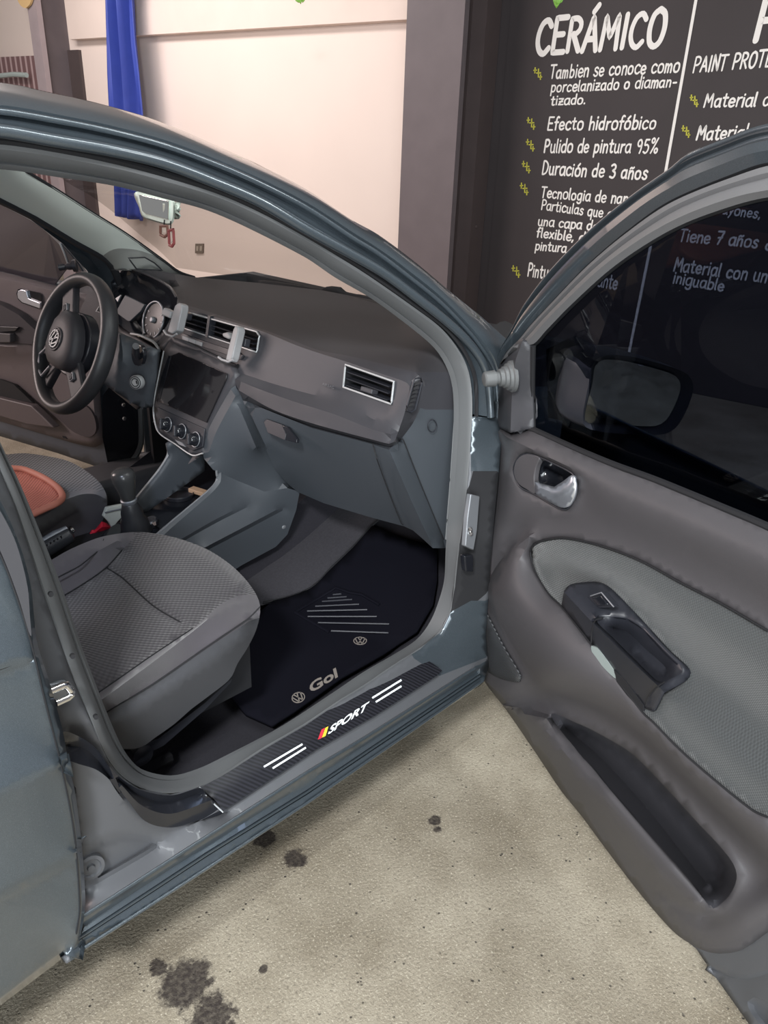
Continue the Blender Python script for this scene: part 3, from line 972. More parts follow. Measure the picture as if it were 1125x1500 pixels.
# front door pillar, sill and centre pillar jamb: one pressed side
RD = [(-110, 560), (-60, 640), (0, 733), (29, 799), (45, 858), (50, 905), (55, 943), (72, 998), (91, 1067), (103, 1131), (110, 1160), (120, 1240), (125, 1320), (120, 1362), (112, 1386), (94, 1402)]
out = [(692, 610, .004, 'S'), (687, 684, .004, 'S'), (682, 738, .004, 'S'), (677, 775, .004, 'S'), (671, 820, .004, 'S'), (667, 860, .004, 'S'), (661, 896, .004, 'S'), (646, 926, .004, 'S'), (616, 951, .004, 'S'), (578, 975, .004, 'S'), (533, 1006, .004, 'S'),
       (500, 1026, .004, 'S'), (447, 1062, .004, 'S'), (383, 1099, .004, 'S'), (330, 1134, .004, 'S'), (293, 1153, .004, 'S'), (250, 1164, .004, 'S'), (203, 1155, .004, 'S'), (171, 1134, .004, 'S'), (152, 1110, .004, 'S'), (141, 1078, .004, 'S'),
       (125, 1038, .004, 'S'), (107, 995, .004, 'S'), (91, 950, .004, 'S'), (80, 917, .004, 'S'), (62, 865, .004, 'S'), (44, 810, .004, 'S'), (20, 738, .004, 'S'), (0, 690, .004, 'S'), (-30, 615, .004, 'S'), (-110, 480, .004, 'S')]
out += [(x-6, y, -.012, 'S') for x, y in RD]
out += [(94, 1402, -.80, 'Y'), (200, 1340, -.808, 'Y'), (280, 1288, -.808, 'Y'), (450, 1177, -.808, 'Y'), (591, 1080, -.808, 'Y'), (709, 998, -.808, 'Y'), (716, 975, -.80, 'Y'), (712, 930, -.79, 'Y'), (716, 870, -.035, 'S'), (722, 780, -.035, 'S'), (730, 700, -.03, 'S'), (735, 640, -.025, 'S'), (730, 612, -.01, 'S')]
E1 = [(120, 1300), (187, 1262), (256, 1222), (327, 1184), (463, 1096), (550, 1046), (644, 984), (690, 958)]
E2 = [(112, 1347), (124, 1340), (200, 1291), (256, 1255), (328, 1209), (450, 1131), (535, 1080), (695, 979)]
E3 = [(113, 1376), (120, 1371), (224, 1303), (303, 1251), (450, 1160), (569, 1080), (703, 990)]
cv = [(E1, 'V', 0.0, False, False),
      ([(x, y-3, -.806) for x, y in E2], 'Y', 0, False, False), ([(x, y+2, -.803) for x, y in E2], 'Y', 0, False, False),
      ([(x*.5+u*.5, y*.5+v*.5, -.798) for (x, y), (u, v) in zip([(124, 1343), (200, 1294), (256, 1258), (328, 1212), (450, 1134), (535, 1083), (695, 982)], [(124, 1369), (224, 1301), (270, 1271), (338, 1230), (450, 1158), (569, 1078), (703, 988)])], 'Y', 0, False, False), ([(x, y-4, -.804) for x, y in E3], 'Y', 0, False, False), ([(x, y, -.790) for x, y in E3], 'Y', 0, False, False), ([(x, y+4, -.798) for x, y in E3], 'Y', 0, False, False),
      # pressed hollow on the pillar foot
      ([(132, 1238), (150, 1227), (175, 1222), (205, 1224), (231, 1233), (229, 1242), (205, 1258), (150, 1290), (128, 1302)], 'S', -.020, False),
      ([(140, 1244), (175, 1230), (205, 1231), (222, 1236), (205, 1249), (150, 1281)], 'S', -.012, False),
      # fillet below the pillar, under the painted dark reflection
      ([(96, 1074), (118, 1080), (140, 1098), (158, 1128), (176, 1155)], 'S', 0.012, False),
      ([(100, 1110), (112, 1117), (140, 1126), (157, 1138), (170, 1158), (187, 1180), (208, 1202), (235, 1212), (262, 1211), (290, 1203), (327, 1190)], 'S', -.020, False)]
patch('body_side', (out, 'S', 0, True, False), cv, [PAINTSAT, GLOSSB, GAP, PAINT], car, h=9, thick=0.01, sharp=45,
      regions=[([(693, 690), (735, 690), (735, 850), (700, 880), (660, 900), (680, 740)], 2),
               ([(100, 1350), (124, 1341), (256, 1256), (450, 1132), (550, 1070), (715, 966), (720, 1010), (100, 1420)], 3), ([(600, 960), (661, 896), (690, 880), (730, 880), (720, 960), (644, 990)], 3), ([(690, 600), (740, 600), (740, 690), (690, 690)], 3)])
patch('sill_end_trim', ([(160, 1122), (171, 1135), (203, 1156), (250, 1165), (293, 1154), (303, 1165), (327, 1189), (290, 1202), (250, 1212), (213, 1203), (187, 1172), (172, 1150)], 'S', -.026, True, True),
      [([(178, 1150), (208, 1180), (250, 1192), (310, 1172)], 'S', -.030), ([(174, 1142), (206, 1166), (250, 1175), (300, 1160)], 'S', -.016)], GLOSSB, car, h=6)
patch('jamb_dark_reflection', ([(92, 1073), (118, 1080), (140, 1096), (156, 1118), (170, 1142), (176, 1162), (160, 1142), (140, 1127), (112, 1118), (98, 1110)], 'S', -.026, True, True),
      [([(98, 1092), (122, 1096), (142, 1112), (160, 1138)], 'S', -.014)], GLOSSB, car, h=5)  # dark reflection on the painted fillet, laid on as gloss black
tube('sill_bead', curve3((E2, 'Y', -.8045, False, False), h=6), 0.0035, PAINT, car, sides=8)
tube('sill_bead', curve3((E3, 'Y', -.799, False, False), h=6), 0.0025, PAINT, car, sides=8)
tube('sill_bead', curve3(([(124, 1388), (200, 1339), (280, 1287), (450, 1176), (591, 1079), (705, 999)], 'Y', -.808, False, False), h=6), 0.003, PAINT, car, sides=8)
plate('hinge_bracket', [(690, 724), (703, 727), (699, 778), (694, 806), (682, 800), (685, 760)], 'S', -0.03, 0.012, STEEL, car, bevel=0.002)
bb = bmesh.new()
for (x, y) in ((688, 775), (689, 781)):
    lathe('x', at((x, y), 'S', -0.03), (-.6, -.8, .2), [(0, .005), (.004, .005), (.006, .003)], STEEL, into=bb, seg=12)
bm_obj('hinge_bolts', bb, CHROME, car)
plate('hinge', [(681, 815), (694, 813), (694, 838), (683, 838)], 'S', -0.03, 0.014, GLOSSB, car, bevel=0.003)
# sill guard with its print
patch('sill_plate', ([(293, 1154), (330, 1134), (383, 1100), (447, 1063), (500, 1027), (533, 1007), (578, 977), (612, 957), (640, 976), (648, 982), (640, 990), (550, 1048), (463, 1098), (327, 1188), (315, 1172)], 'V', 0.016, True, False),
      [([(312, 1168), (395, 1118), (520, 1045), (626, 976)], 'V', .018)], CARBON, car, h=8)
splate = bpy.data.objects['sill_plate']
tube('sill_plate_edge', curve3(([(292, 1153), (300, 1163), (312, 1176), (327, 1190)], 'V', 0.0165), h=3), 0.0014, SILVERL, car, sides=6)
SP = 'V'
def quad_print(name, pts, m, v=0.0200):
    return plate(name, pts, SP, v, 0.002, m, splate)
def bar(a, b, wd):
    a, b = np.array(a, float), np.array(b, float)
    d = (b-a)/np.linalg.norm(b-a)
    nn = np.array([-d[1], d[0]])*wd/2
    return [tuple(a+nn), tuple(b+nn), tuple(b-nn), tuple(a-nn)]
for a, b in (((387, 1123), (443, 1090)), ((400, 1125), (448, 1095)), ((546, 1022), (588, 996)), ((551, 1028), (588, 1005))):
    quad_print('print_stripe', bar(a, b, 2.6), WHITEP)
quad_print('print_red_bar', [(471, 1069), (476, 1066), (471, 1081), (466, 1083)], REDP)
quad_print('print_yellow_bar', [(477, 1066), (481, 1064), (477, 1078), (472, 1080)], YELP)
def surf_text(name, body, p0, p1, h0, spec, v, m, parent, bold=0.02, shear=0.0, up=None):
    """lettering laid on a surface; h0 = pixel vector of the capital height"""
    me, V = text_mesh(body, bold, 0.002)
    x0, x1 = V[:, 0].min(), V[:, 0].max()
    for vert, c in zip(me.vertices, V):
        s = (c[0]-x0)/(x1-x0)
        px = (p0[0]+(p1[0]-p0[0])*s+h0[0]*c[1]/0.7, p0[1]+(p1[1]-p0[1])*s+h0[1]*c[1]/0.7)
        vert.co = at(px, spec, v-0.0015*(c[2] < 0))
    return link_mesh(name, me, m, parent, smooth=False)
surf_text('print_lettering', 'SPORT', (480, 1076), (536, 1040), (5.5, -13), 'V', 0.0200, WHITEP, splate, 0.03)

# rear door, closed, its leading edge and the frame above
rd = patch('rear_door', ([(x, y, -.05) for x, y in RD]+[(94, 1402, -.008), (94, 1402, -.008), (0, 1473, -.008), (-110, 1552, -.008), (-110, 1552, -.008), (-110, 560, -.05), (-110, 560, -.05)], 'S', -.05),
      [([(-110, 600), (-60, 730), (0, 846), (44, 950), (64, 1019), (88, 1115), (104, 1190), (112, 1250), (117, 1330), (112, 1368)], 'S', -.058),
       ([(-110, 1012), (0, 976), (45, 961)], 'S', -.064, False, False), ([(-110, 1022), (0, 984), (47, 969)], 'S', -.056, False, False),
       ([(-110, 1200), (0, 1158), (60, 1130), (98, 1110)], 'S', -.070), ([(-110, 1352), (0, 1307), (60, 1277), (112, 1247)], 'S', -.066), ([(-110, 1366), (0, 1320), (60, 1290), (114, 1260)], 'S', -.057), ([(-100, 1530), (0, 1461), (60, 1415), (92, 1392)], 'S', -.026)],
      PAINT, car, h=10, thick=0.03, smooth_fit=False, sharp=60)
XB = [(.2, -.88), (.26, -.866), (.77, -.75), (1.107, -.656), (1.4, -.57)]
rows = []
for u in np.linspace(0, 1, 26):
    r = []
    for t in np.linspace(0, 1, 12):
        z = .25+(.94-.25)*t
        xb = lerp_tab(XB, z)
        x = xb+(-2.2-xb)*u
        dx = x+1.48
        if abs(dx) < .37:
            zb = .29+math.sqrt(.37**2-dx*dx)
            z = max(z, zb)
        r.append((x, lerp_tab(SIDE, z)-.052+(.10*max(0, u-.6)**2/.16), z))
    rows.append(np.array(r))
loft3('rear_quarter', rows, PAINT, car, thick=.012)
rows = []
for z in np.linspace(.93, 1.345, 6):
    xb = lerp_tab(XB, z)+.01
    rows.append(np.array([(xb+(-1.95+(z-.93)*.35-xb)*u, lerp_tab(SIDE, z)-.035+.05*u*u, z) for u in np.linspace(0, 1, 10)]))
loft3('rear_side_window', rows, TINT, car)
tube('hem_line', curve3(([(-60, 700), (0, 812), (24, 873), (44, 936), (64, 1019), (88, 1115), (104, 1190), (112, 1250), (117, 1330), (112, 1368)], 'S', -.058), h=5), 0.0012, GAP, rd, sides=6)
tube('crease_line', curve3(([(-110, 1017), (0, 980), (46, 964)], 'S', -.058), h=6), 0.0014, GAP, rd, sides=6)
plate('window_strip', [(-60, 655), (0, 748), (24, 797), (40, 858), (44, 905), (46, 932), (42, 925), (26, 872), (0, 806), (-60, 690)], 'S', -.061, 0.004, mat('glossy_pillar_cover', (0.05, 0.05, 0.055), 0.12, 0.0, 0.8, 1.0), rd, curved=True)
# striker, rubber stop
st = [at(p, 'S', -0.030) for p in ((74, 1012), (92, 1004), (97, 1003), (105, 1012), (106, 1017), (100, 1022), (82, 1030))]
tube('door_striker', st, 0.0055, CHROME, car, sides=10)
plate('striker_base', [(70, 1003), (98, 998), (112, 1014), (104, 1026), (78, 1034)], 'S', -0.012, 0.01, STEEL, car, bevel=0.002)
plate('rubber_stop', [(106, 1156), (111, 1154), (112, 1162), (107, 1164)], 'S', -.022, 0.01, GAP, car)
lathe('body_plug', at((133, 1270), 'S', -0.018), (-.2, -1, 0.2), [(-.01, .020), (.003, .020), (.004, .015), (.001, .013), (.001, .006), (.005, .005)], PAINTSAT, car)
for (x, y) in ((75, 871), (107, 962), (141, 1051)):
    lathe('seal_clip_hole', at((x, y), 'S', -.016), (-.2, -1, .2), [(-.006, .0035), (.0, .0035)], GAP, car, seg=10)
# underside, bonnet, wing and cowl: the parts that only edges show of
box('underbody', (-2.2, -0.72, 0.17), (1.1, 0.72, 0.215), GAP, car)
rows = []
for x, z, yy in ((0.50, 0.925, .69), (0.62, 0.905, .72), (0.9, 0.855, .73), (1.2, 0.79, .70), (1.42, 0.70, .62), (1.52, 0.60, .55)):
    rows.append(np.array([(x-0.10*(abs(s))**2, yy*s, z-0.05*abs(s)**3+ (0.012 if abs(s) < .75 else 0)) for s in np.linspace(-1, 1, 21)]))
loft3('hood', rows, PAINT, car, thick=0.015)
for sg in (-1, 1):
    rows = []
    for x in np.linspace(0.40, 1.45, 12):
        zb = 0.23 if abs(x-0.98) > 0.36 else 0.30+math.sqrt(max(0, 0.36**2-(x-0.98)**2))
        top = np.interp(x, [0.42, 0.9, 1.2, 1.45], [0.88, 0.80, 0.735, 0.63])
        bow = np.interp(x, [0.4, 0.9, 1.45], [0.0, 0.02, -.09])
        rows.append(np.array([(x, sg*(0.72+bow+0.07*math.sin(math.pi*min(1, max(0, (1-t)*0.55)))), zb+(top-zb)*t) for t in np.linspace(0, 1, 9)]))
    loft3('fender', rows, PAINT, car, thick=0.012)
    lathe('front_wheel', (0.98, sg*0.60, 0.29), (0, sg, 0), [(0, .2), (0, .29), (.03, .30), (.13, .30), (.16, .28), (.165, .2), (.13, .19), (.12, .05), (.13, .0)], RUBBERD, car, seg=32)
    lathe('rear_wheel', (-1.48, sg*0.60, 0.29), (0, sg, 0), [(0, .2), (0, .29), (.03, .30), (.13, .30), (.16, .28), (.165, .2), (.13, .19), (.12, .05), (.13, .0)], RUBBERD, car, seg=32)
box('front_bumper', (1.40, -0.62, 0.22), (1.56, 0.62, 0.62), PAINT, car, bevel=0.05)
cw = patch('cowl_cover', ([(722, 480), (733, 488), (747, 500), (760, 485), (740, 470)], 'Z', 0.985), [], GAP, car)
# far door opening seen through the cabin
box('far_sill', (-1.2, 0.62, 0.215), (0.55, 0.79, 0.33), PAINTSAT, car, bevel=0.02)

# ------------------------------------------------------------------ the near front door, swung open (part of the car)
door = emp('passenger_door', DH+np.array([0, 0, 0.25]), parent=car)
LE = [(717, 624), (709, 680), (703, 735), (697, 790), (688, 840), (684, 880), (685, 914), (690, 950), (700, 977), (712, 1002), (740, 1038), (780, 1096), (823, 1160), (850, 1193), (899, 1259), (948, 1322), (990, 1368)]
trim_out = [(717, 624, -.010), (717, 624, -.010)]+[(x, y, -.035+.022*min(1, max(0, (y-800)/150))) for x, y in LE[1:]]
trim_out += [(1021, 1388, -.01), (1036, 1394, -.01), (1053, 1397, -.01), (1085, 1392, -.01), (1125, 1365, -.01), (1180, 1318, -.01), (1216, 1275, -.01), (1280, 1107, -.01), (1345, 905, -.005), (1352, 885, .0), (1352, 885, .0), (1296, 858, .03), (1190, 804, .03)]
IH = [(1190, 1222, .062), (1165, 1226, .07),
    (1125, 1198, .078), (1103, 1188, .080), (1056, 1151, .084), (996, 1099, .088), (957, 1059, .09), (941, 1044, .09), (866, 945, .088), (822, 889, .072), (803, 870, .058), (783, 836, .042), (777, 810, .036), (782, 798, .036), (795, 792, .036), (826, 788, .036), (878, 799, .036),
    (937, 821, .036), (996, 853, .036), (1056, 884, .036), (1125, 924, .036), (1180, 955, .036), (1240, 990, .036), (1258, 1020, .034), (1250, 1070, .034), (1225, 1140, .042)]
trim_out += [(1125, 773, .03), (1040, 737, .03), (960, 704, .03), (900, 682, .03), (847, 660, .03), (780, 629, .03), (780, 629, .03), (748, 633, .03), (748, 633, .03)]
HB = [(752, 688), (759, 671), (772, 665), (791, 670), (836, 692), (844, 704), (843, 725), (833, 744), (820, 745), (783, 724), (761, 712)]   # handle bowl
PK = [(807, 1049), (847, 1060), (889, 1081), (927, 1105), (972, 1150), (1021, 1204), (1055, 1240), (1075, 1267), (1079, 1288), (1068, 1312), (1045, 1331), (1031, 1317), (984, 1268), (895, 1160)]  # pocket mouth
pk = [(807, 1049, .02), (847, 1060, .022), (889, 1081, .022), (927, 1105, .022), (972, 1150, .022), (1021, 1204, .022), (1055, 1240, .022), (1075, 1267, .022), (1079, 1288, .022), (1068, 1312, .022), (1045, 1331, .03), (1031, 1317, .055), (984, 1268, .062), (895, 1160, .055)]
RG = [(775, 786), (753, 804), (729, 834), (716, 862), (724, 893), (745, 933), (772, 976), (791, 1000), (809, 1012), (847, 1024), (887, 1042), (927, 1069), (960, 1098), (1014, 1151), (1070, 1205), (1125, 1254), (1165, 1290)]
def off(pts, d):
    out = []
    for i, p in enumerate(pts):
        a, b = np.array(pts[max(0, i-1)]), np.array(pts[min(len(pts)-1, i+1)])
        t = (b-a)/np.linalg.norm(b-a)
        out.append((p[0]-t[1]*d, p[1]+t[0]*d))
    return out
GRC = [(701, 887, .026), (708, 893, .029), (716, 907, .031), (737, 948, .032), (752, 973, .033), (762, 992, .033), (760, 999, .031), (745, 997, .028), (729, 992, .022), (711, 980, .012), (697, 948, .008), (692, 920, .008), (694, 903, .012)]
cv = [(GRC, 'D', 0, True), ([(742, 640), (800, 668), (900, 714), (1000, 757), (1125, 814), (1200, 848), (1290, 888)], 'D', .052),
      ([(800, 758), (850, 758), (900, 775), (1000, 818), (1125, 884), (1200, 920), (1280, 955)], 'D', .036),
      ([(735, 634), (747, 650), (746, 680), (738, 725), (722, 788), (703, 845)], 'D', .040),
      (RG, 'D', .050), (off(RG, 4), 'D', .036),
      ([(705, 990), (740, 1024), (782, 1078), (830, 1142), (890, 1218), (950, 1290), (1000, 1345), (1040, 1368), (1080, 1370), (1120, 1345), (1165, 1300)], 'D', .016),
      ([(742, 1034, .018), (763, 1037, .022), (785, 1041, .022), (803, 1047, .022)], 'D', .02), ([(768, 1046, .036), (800, 1052, .05)], 'D', .04),
      ([(795, 1064, .045), (885, 1172, .058), (970, 1275, .062), (1010, 1322, .05), (1036, 1334, .035)], 'D', .05),
      ([(888, 1165), (978, 1273), (1026, 1322)], 'D', .0605), ([(968, 1318, .016), (1000, 1334, .016), (1024, 1340, .018), (1043, 1334, .024)], 'D', .016)]
ol = (trim_out, 'D', 0, True, True)
patch('trim_panel', ol, cv, [TRIM], door, h=10, holes=[(HB, 'D', .043), (pk, 'D', .02), (IH, 'D', 0)], sharp=38, thick=0.008, smooth_fit=True)
# fabric insert swelling over the arm rest
ins = [(1125, 1197), (1103, 1187), (1056, 1150), (996, 1098), (957, 1058), (941, 1043), (866, 944), (822, 888), (803, 869), (783, 835), (777, 809), (782, 798), (795, 792), (826, 788), (878, 799), (937, 821), (996, 853), (1056, 884), (1125, 924)]
iv = [.076, .078, .082, .086, .088, .088, .086, .070, .056, .040, .034, .034, .034, .034, .034, .034, .034, .034, .034]
insert = [(1190, 1222, .060), (1165, 1226, .068)]+[(x, y, v) for (x, y), v in zip(ins, iv)]+[(1180, 955, .034), (1240, 990, .034), (1258, 1020, .032), (1250, 1070, .032), (1225, 1140, .040)]
patch('fabric_insert', (insert, 'D', 0, True, True),
      [([(800, 812, .040), (850, 818, .042), (905, 842, .044), (960, 872, .046), (1040, 925, .048), (1125, 985, .048), (1200, 1035, .046)], 'D', .044),
       ([(812, 835, .030), (860, 842, .030), (905, 862, .030), (950, 905, .030), (1012, 975, .030), (1060, 1022, .032), (1125, 1085, .034), (1170, 1125, .034)], 'D', .03),
       ([(985, 1020, .072), (1030, 1056, .074), (1090, 1112, .072), (1125, 1142, .070), (1165, 1178, .066)], 'D', .07)], INSERT, door, h=10, smooth_fit=True, thick=0.008, sharp=70, holes=[([(835, 868, .05), (874, 858, .034), (894, 868, .034), (930, 905, .034), (975, 953, .034), (1002, 984, .036), (972, 1008, .06), (955, 1032, .08), (940, 1026, .085), (900, 978, .085), (868, 935, .085), (832, 886, .07)], 'D', 0)])
fi = door
tube('insert_seam', curve3(([(x, y, v+.004) for (x, y), v in zip(ins, iv)], 'D', 0), h=5), 0.0016, GAP, fi, sides=6)
# arm rest with its switch and the pull cup
front = [(826, 866), (848, 886), (870, 910), (900, 940), (935, 974), (965, 1003), (973, 1014)]
arm_out = [(826, 866, .098), (826, 866, .098), (835, 856, .085), (874, 852, .036), (894, 861, .034), (933, 900, .034), (981, 952, .034), (1006, 975, .034), (1012, 985, .034), (1007, 996, .040), (973, 1015, .092), (973, 1015, .092), (957, 1042, .090), (957, 1042, .090),
           (943, 1036, .090), (900, 988, .089), (866, 944, .088), (822, 888, .074), (822, 888, .074)]
CUP = [(874, 909), (895, 903), (917, 905), (935, 914), (941, 920), (968, 944), (996, 972), (1000, 984), (990, 991), (970, 999), (962, 997), (930, 966), (900, 936)]
cup = [(874, 909, .090), (895, 903, .066), (917, 905, .050), (935, 914, .044), (941, 920, .042), (968, 944, .042), (996, 972, .042), (1000, 984, .046), (990, 991, .060), (970, 999, .083), (962, 997, .092), (930, 966, .092), (900, 936, .092)]
patch('armrest', (arm_out, 'D', 0, True, True), [([(828, 869), (870, 914), (935, 978), (966, 1007)], 'D', .103), ([(835, 861, .09), (873, 905, .097), (908, 938, .098)], 'D', .097)],
      SATB, door, h=7, holes=[(cup, 'D', 0)], sharp=45, thick=0.006)
ar = door
patch('pull_cup', ([(x, y, v-.001) for x, y, v in cup], 'D', 0, True, True), [([(898, 920, .045), (918, 925, .036), (945, 950, .034), (975, 978, .036), (968, 988, .05), (930, 955, .055)], 'D', .04)], SATB, ar, h=6, sharp=60)
tube('joint_line', curve3(([(883, 905, .085), (872, 909, .104), (867, 925, .096), (866, 942, .093)], 'D', 0), h=3), 0.0012, GAP, ar, sides=6)
tube('joint_line', curve3(([(973, 999, .085), (963, 1006, .105), (950, 1020, .097), (946, 1034, .094)], 'D', 0), h=3), 0.0012, GAP, ar, sides=6)
plate('switch_bezel', [(860, 874), (881, 868), (899, 889), (877, 891)], 'D', .0775, .012, SATB, ar, bevel=.0015)
plate('window_switch', [(866, 876), (880, 872), (890, 886), (876, 888)], 'D', .081, .008, GLOSSB, ar, bevel=.002)
tube('switch_edge', [at(p, 'D', .0795) for p in ((865, 873), (881, 868), (899, 889))], .0012, STEEL, ar, sides=6)
# finger recess under the arm rest
plate('recess_lining', [(866, 946), (873, 948), (885, 962), (899, 983), (902, 994), (890, 984), (874, 966), (867, 955)], 'D', .0925, .006, mat('pale_recess', (0.33, 0.38, 0.37), 0.4, 0.3), ar, curved=True)
plate('recess_slot', [(899, 981), (912, 992), (942, 1034), (941, 1042), (918, 1018), (903, 998)], 'D', .0925, .006, GAP, ar, curved=False)
# inside handle
hb = [(x, y) for x, y in HB]
patch('handle_bowl', (HB, 'D', .044, True, True), [([(800, 685), (826, 700), (830, 712), (822, 728), (800, 718)], 'D', .006)], GLOSSB, door, h=5)
bowl = door
plate('handle_cover', [(752, 688), (756, 674), (764, 667), (773, 665), (790, 670), (785, 683), (782, 700), (783, 723), (771, 717), (760, 710), (754, 700)], 'D', .047, .012, TRIM, bowl, bevel=.002, curved=True)
patch('handle_lever', ([(784, 706), (784, 706), (812, 713), (812, 713), (826, 704), (837, 696), (842, 700), (844, 710), (842, 725), (834, 741), (826, 744), (817, 742), (786, 725), (783, 718)], 'D', .050, True, True),
      [([(790, 714, .058), (814, 722, .060), (830, 715, .058), (838, 706, .054)], 'D', .058)], SILVER, bowl, h=5, thick=.008, sharp=70)
tube('bowl_edge', curve3((HB, 'D', .045, True), h=4), .0016, SATB, bowl, sides=6, closed=True)
# map pocket: the well behind the lip
patch('map_pocket', ([(x, y, v) for x, y, v in pk], 'D', 0, True, True), [([(830, 1068), (880, 1110), (940, 1175), (1000, 1250), (1040, 1300)], 'D', -.035), ([(850, 1068), (920, 1115), (1000, 1200), (1050, 1262), (1050, 1290)], 'D', -.028)], PLASTIC, door, h=9, sharp=60)
# speaker grille, blanking cap
GR = [(701, 887, .026), (708, 893, .029), (716, 907, .031), (737, 948, .032), (752, 973, .033), (762, 992, .033), (760, 999, .031), (745, 997, .028), (729, 992, .022), (711, 980, .012), (697, 948, .008), (692, 920, .008), (694, 903, .012)]
patch('speaker_grille', ([(x, y, v+.008) for x, y, v in GR], 'D', 0, True, True), [], GRILLE, door, h=8, thick=.004)
tube('screw_cap', curve3(([(754, 845), (760, 841), (768, 845), (775, 857), (777, 872), (773, 882), (766, 883), (759, 875), (755, 860)], 'D', .046, True), h=3), .0012, SATB, door, sides=6, closed=True)
# painted inner sheet of the door below and behind the trim
patch('inner_sheet', ([(985, 1362, -.012), (1020, 1390, -.012), (1040, 1420, -.02), (1097, 1500, -.02), (1150, 1565, -.02), (1230, 1610, -.02), (1330, 1530, -.02), (1390, 1414, -.02), (1480, 1236, -.02), (1590, 1020, -.02), (1500, 975, -.02), (1340, 900, -.02), (1270, 1107, -.02), (1205, 1275, -.02), (1165, 1312, -.02), (1125, 1350, -.015), (1085, 1384, -.015), (1053, 1388, -.015), (1021, 1380, -.015)], 'D', 0, True, False),
      [([(1033, 1410, -.016), (1070, 1425, -.016), (1094, 1428, -.016), (1125, 1420, -.016), (1190, 1385, -.016)], 'D', 0), ([(1036, 1416, -.026), (1070, 1431, -.026), (1094, 1434, -.026), (1125, 1426, -.026), (1190, 1391, -.026)], 'D', 0),
       ([(1112, 1500, -.022), (1098, 1480, -.020), (1095, 1467, -.020), (1104, 1461, -.020), (1130, 1468, -.020), (1180, 1478, -.02)], 'D', 0), ([(1122, 1500, -.032), (1106, 1480, -.032), (1104, 1472, -.032), (1130, 1478, -.032)], 'D', 0)], PAINTSAT, door, h=10, thick=.01)
# mirror base panel with the adjusting stalk
patch('mirror_base', ([(753, 504, .0), (753, 504, .0), (760, 498, .02), (767, 496, .03), (774, 502, .03), (780, 512, .026), (780, 512, .026), (781, 627, .03), (781, 627, .03), (748, 634, .05), (748, 634, .05), (733, 629, .01), (718, 623, -.01), (718, 623, -.01), (722, 580, -.01), (727, 541, -.01), (737, 522, -.005)], 'DS', 0, True, True),
      [([(765, 500, .04), (755, 530, .05), (750, 580, .052), (748, 630, .052)], 'DS', .05)], SAILM, door, h=7, thick=.01, sharp=40)
mb = door
A, B = at((752, 551), 'DS', .045), at((708, 556), 'DS', .105)
L = np.linalg.norm(B-A)
lathe('mirror_stalk', A, B-A, [(0, .030), (.10*L, .030), (.13*L, .026), (.22*L, .0255), (.24*L, .021), (.34*L, .0205), (.36*L, .017), (.48*L, .0165), (.50*L, .012), (.60*L, .0125), (.62*L, .0155), (.94*L, .0145), (.985*L, .012), (L, .006)], mat('grey_rubber_stalk', (0.10, 0.103, 0.105), 0.45), mb, seg=24)
# window frame
FA = [(729, 536, -.045), (737, 512, -.045), (753, 483, -.045), (771, 448, -.045), (811, 396, -.045), (870, 337, -.045), (933, 286, -.045), (985, 250, -.045), (1010, 230, -.045), (1061, 209, -.045), (1125, 187, -.045), (1252, 174, -.045), (1404, 188, -.045), (1560, 225, -.045), (1700, 300, -.045), (1745, 380, -.045), (1690, 560, -.045), (1600, 900, -.045), (1575, 960, -.045)]
FB = [(731, 537, -.004), (741, 516, -.004), (758, 499, -.004), (775, 478, -.004), (799, 452, -.004), (858, 390, -.004), (917, 339, -.004), (981, 294, -.004), (1075, 254, -.004), (1125, 238, -.004), (1250, 228, -.004), (1395, 240, -.004), (1535, 272, -.004), (1650, 340, -.004), (1690, 400, -.004), (1640, 570, -.004), (1555, 900, -.004), (1535, 955, -.004)]
FC = [(766, 500, .028), (781, 504, .028), (800, 484, .028), (838, 445, .028), (901, 389, .028), (973, 342, .028), (1036, 314, .028), (1125, 289, .028), (1245, 283, .028), (1380, 292, .028), (1500, 320, .028), (1600, 380, .028), (1635, 430, .028), (1590, 590, .028), (1510, 890, .028), (1490, 945, .028)]
fa, fb, fc = [curve3((c, 'DS', 0), 150, 4) for c in (FA, FB, FC)]
fin = curve3((off([(p[0], p[1]) for p in FC], 6), 'DS', -.004), 150, 4)
nrm = np.array(DN)
def m2(a, b, t, k):
    return a*(1-t)+b*t+nrm*k
rows = [fa-nrm*0.02, fa, m2(fa, fb, .16, .010), m2(fa, fb, .30, -.004), m2(fa, fb, .42, .012), m2(fa, fb, .7, .012), m2(fa, fb, .9, .004), fb, m2(fb, fc, .06, -.006), m2(fb, fc, .12, .004), m2(fb, fc, .3, .006), m2(fb, fc, .42, .001), m2(fb, fc, .55, .008), m2(fb, fc, .8, .010), fc, m2(fc, fin, .4, .0), fin]
loft3('window_frame', rows, [PAINT, mat('frame_seal', (0.125, 0.125, 0.13), 0.5, bump=0.2, bscale=600), RUBBERD], door, midx_rows=[0, 2, 0, 2, 0, 0, 0, 2, 1, 1, 1, 1, 1, 1, 2, 2])
tube('frame_bead', m2(fa, fb, .30, -.002), .0055, PAINT, door, sides=10)
tube('frame_bead', fa+nrm*.002, .004, PAINT, door, sides=10)
gl = [(x, y-6) for x, y, v in FC]+[(1490, 985), (1423, 945), (1296, 868), (1190, 810), (1125, 778), (1040, 742), (960, 708), (900, 687), (847, 664), (781, 634), (766, 634)]
g = curve3((gl, 'DS', .004, True, False), 90, 6)
bm_obj('window_glass', prism(g, .004, -nrm), TINT, door, smooth=False)
tube('belt_seal', curve3(([(776, 627), (847, 659), (900, 681), (960, 703), (1040, 736), (1125, 772), (1190, 804), (1296, 862), (1423, 938), (1500, 985)], 'DS', .028), h=6), .006, GAP, door, sides=8)
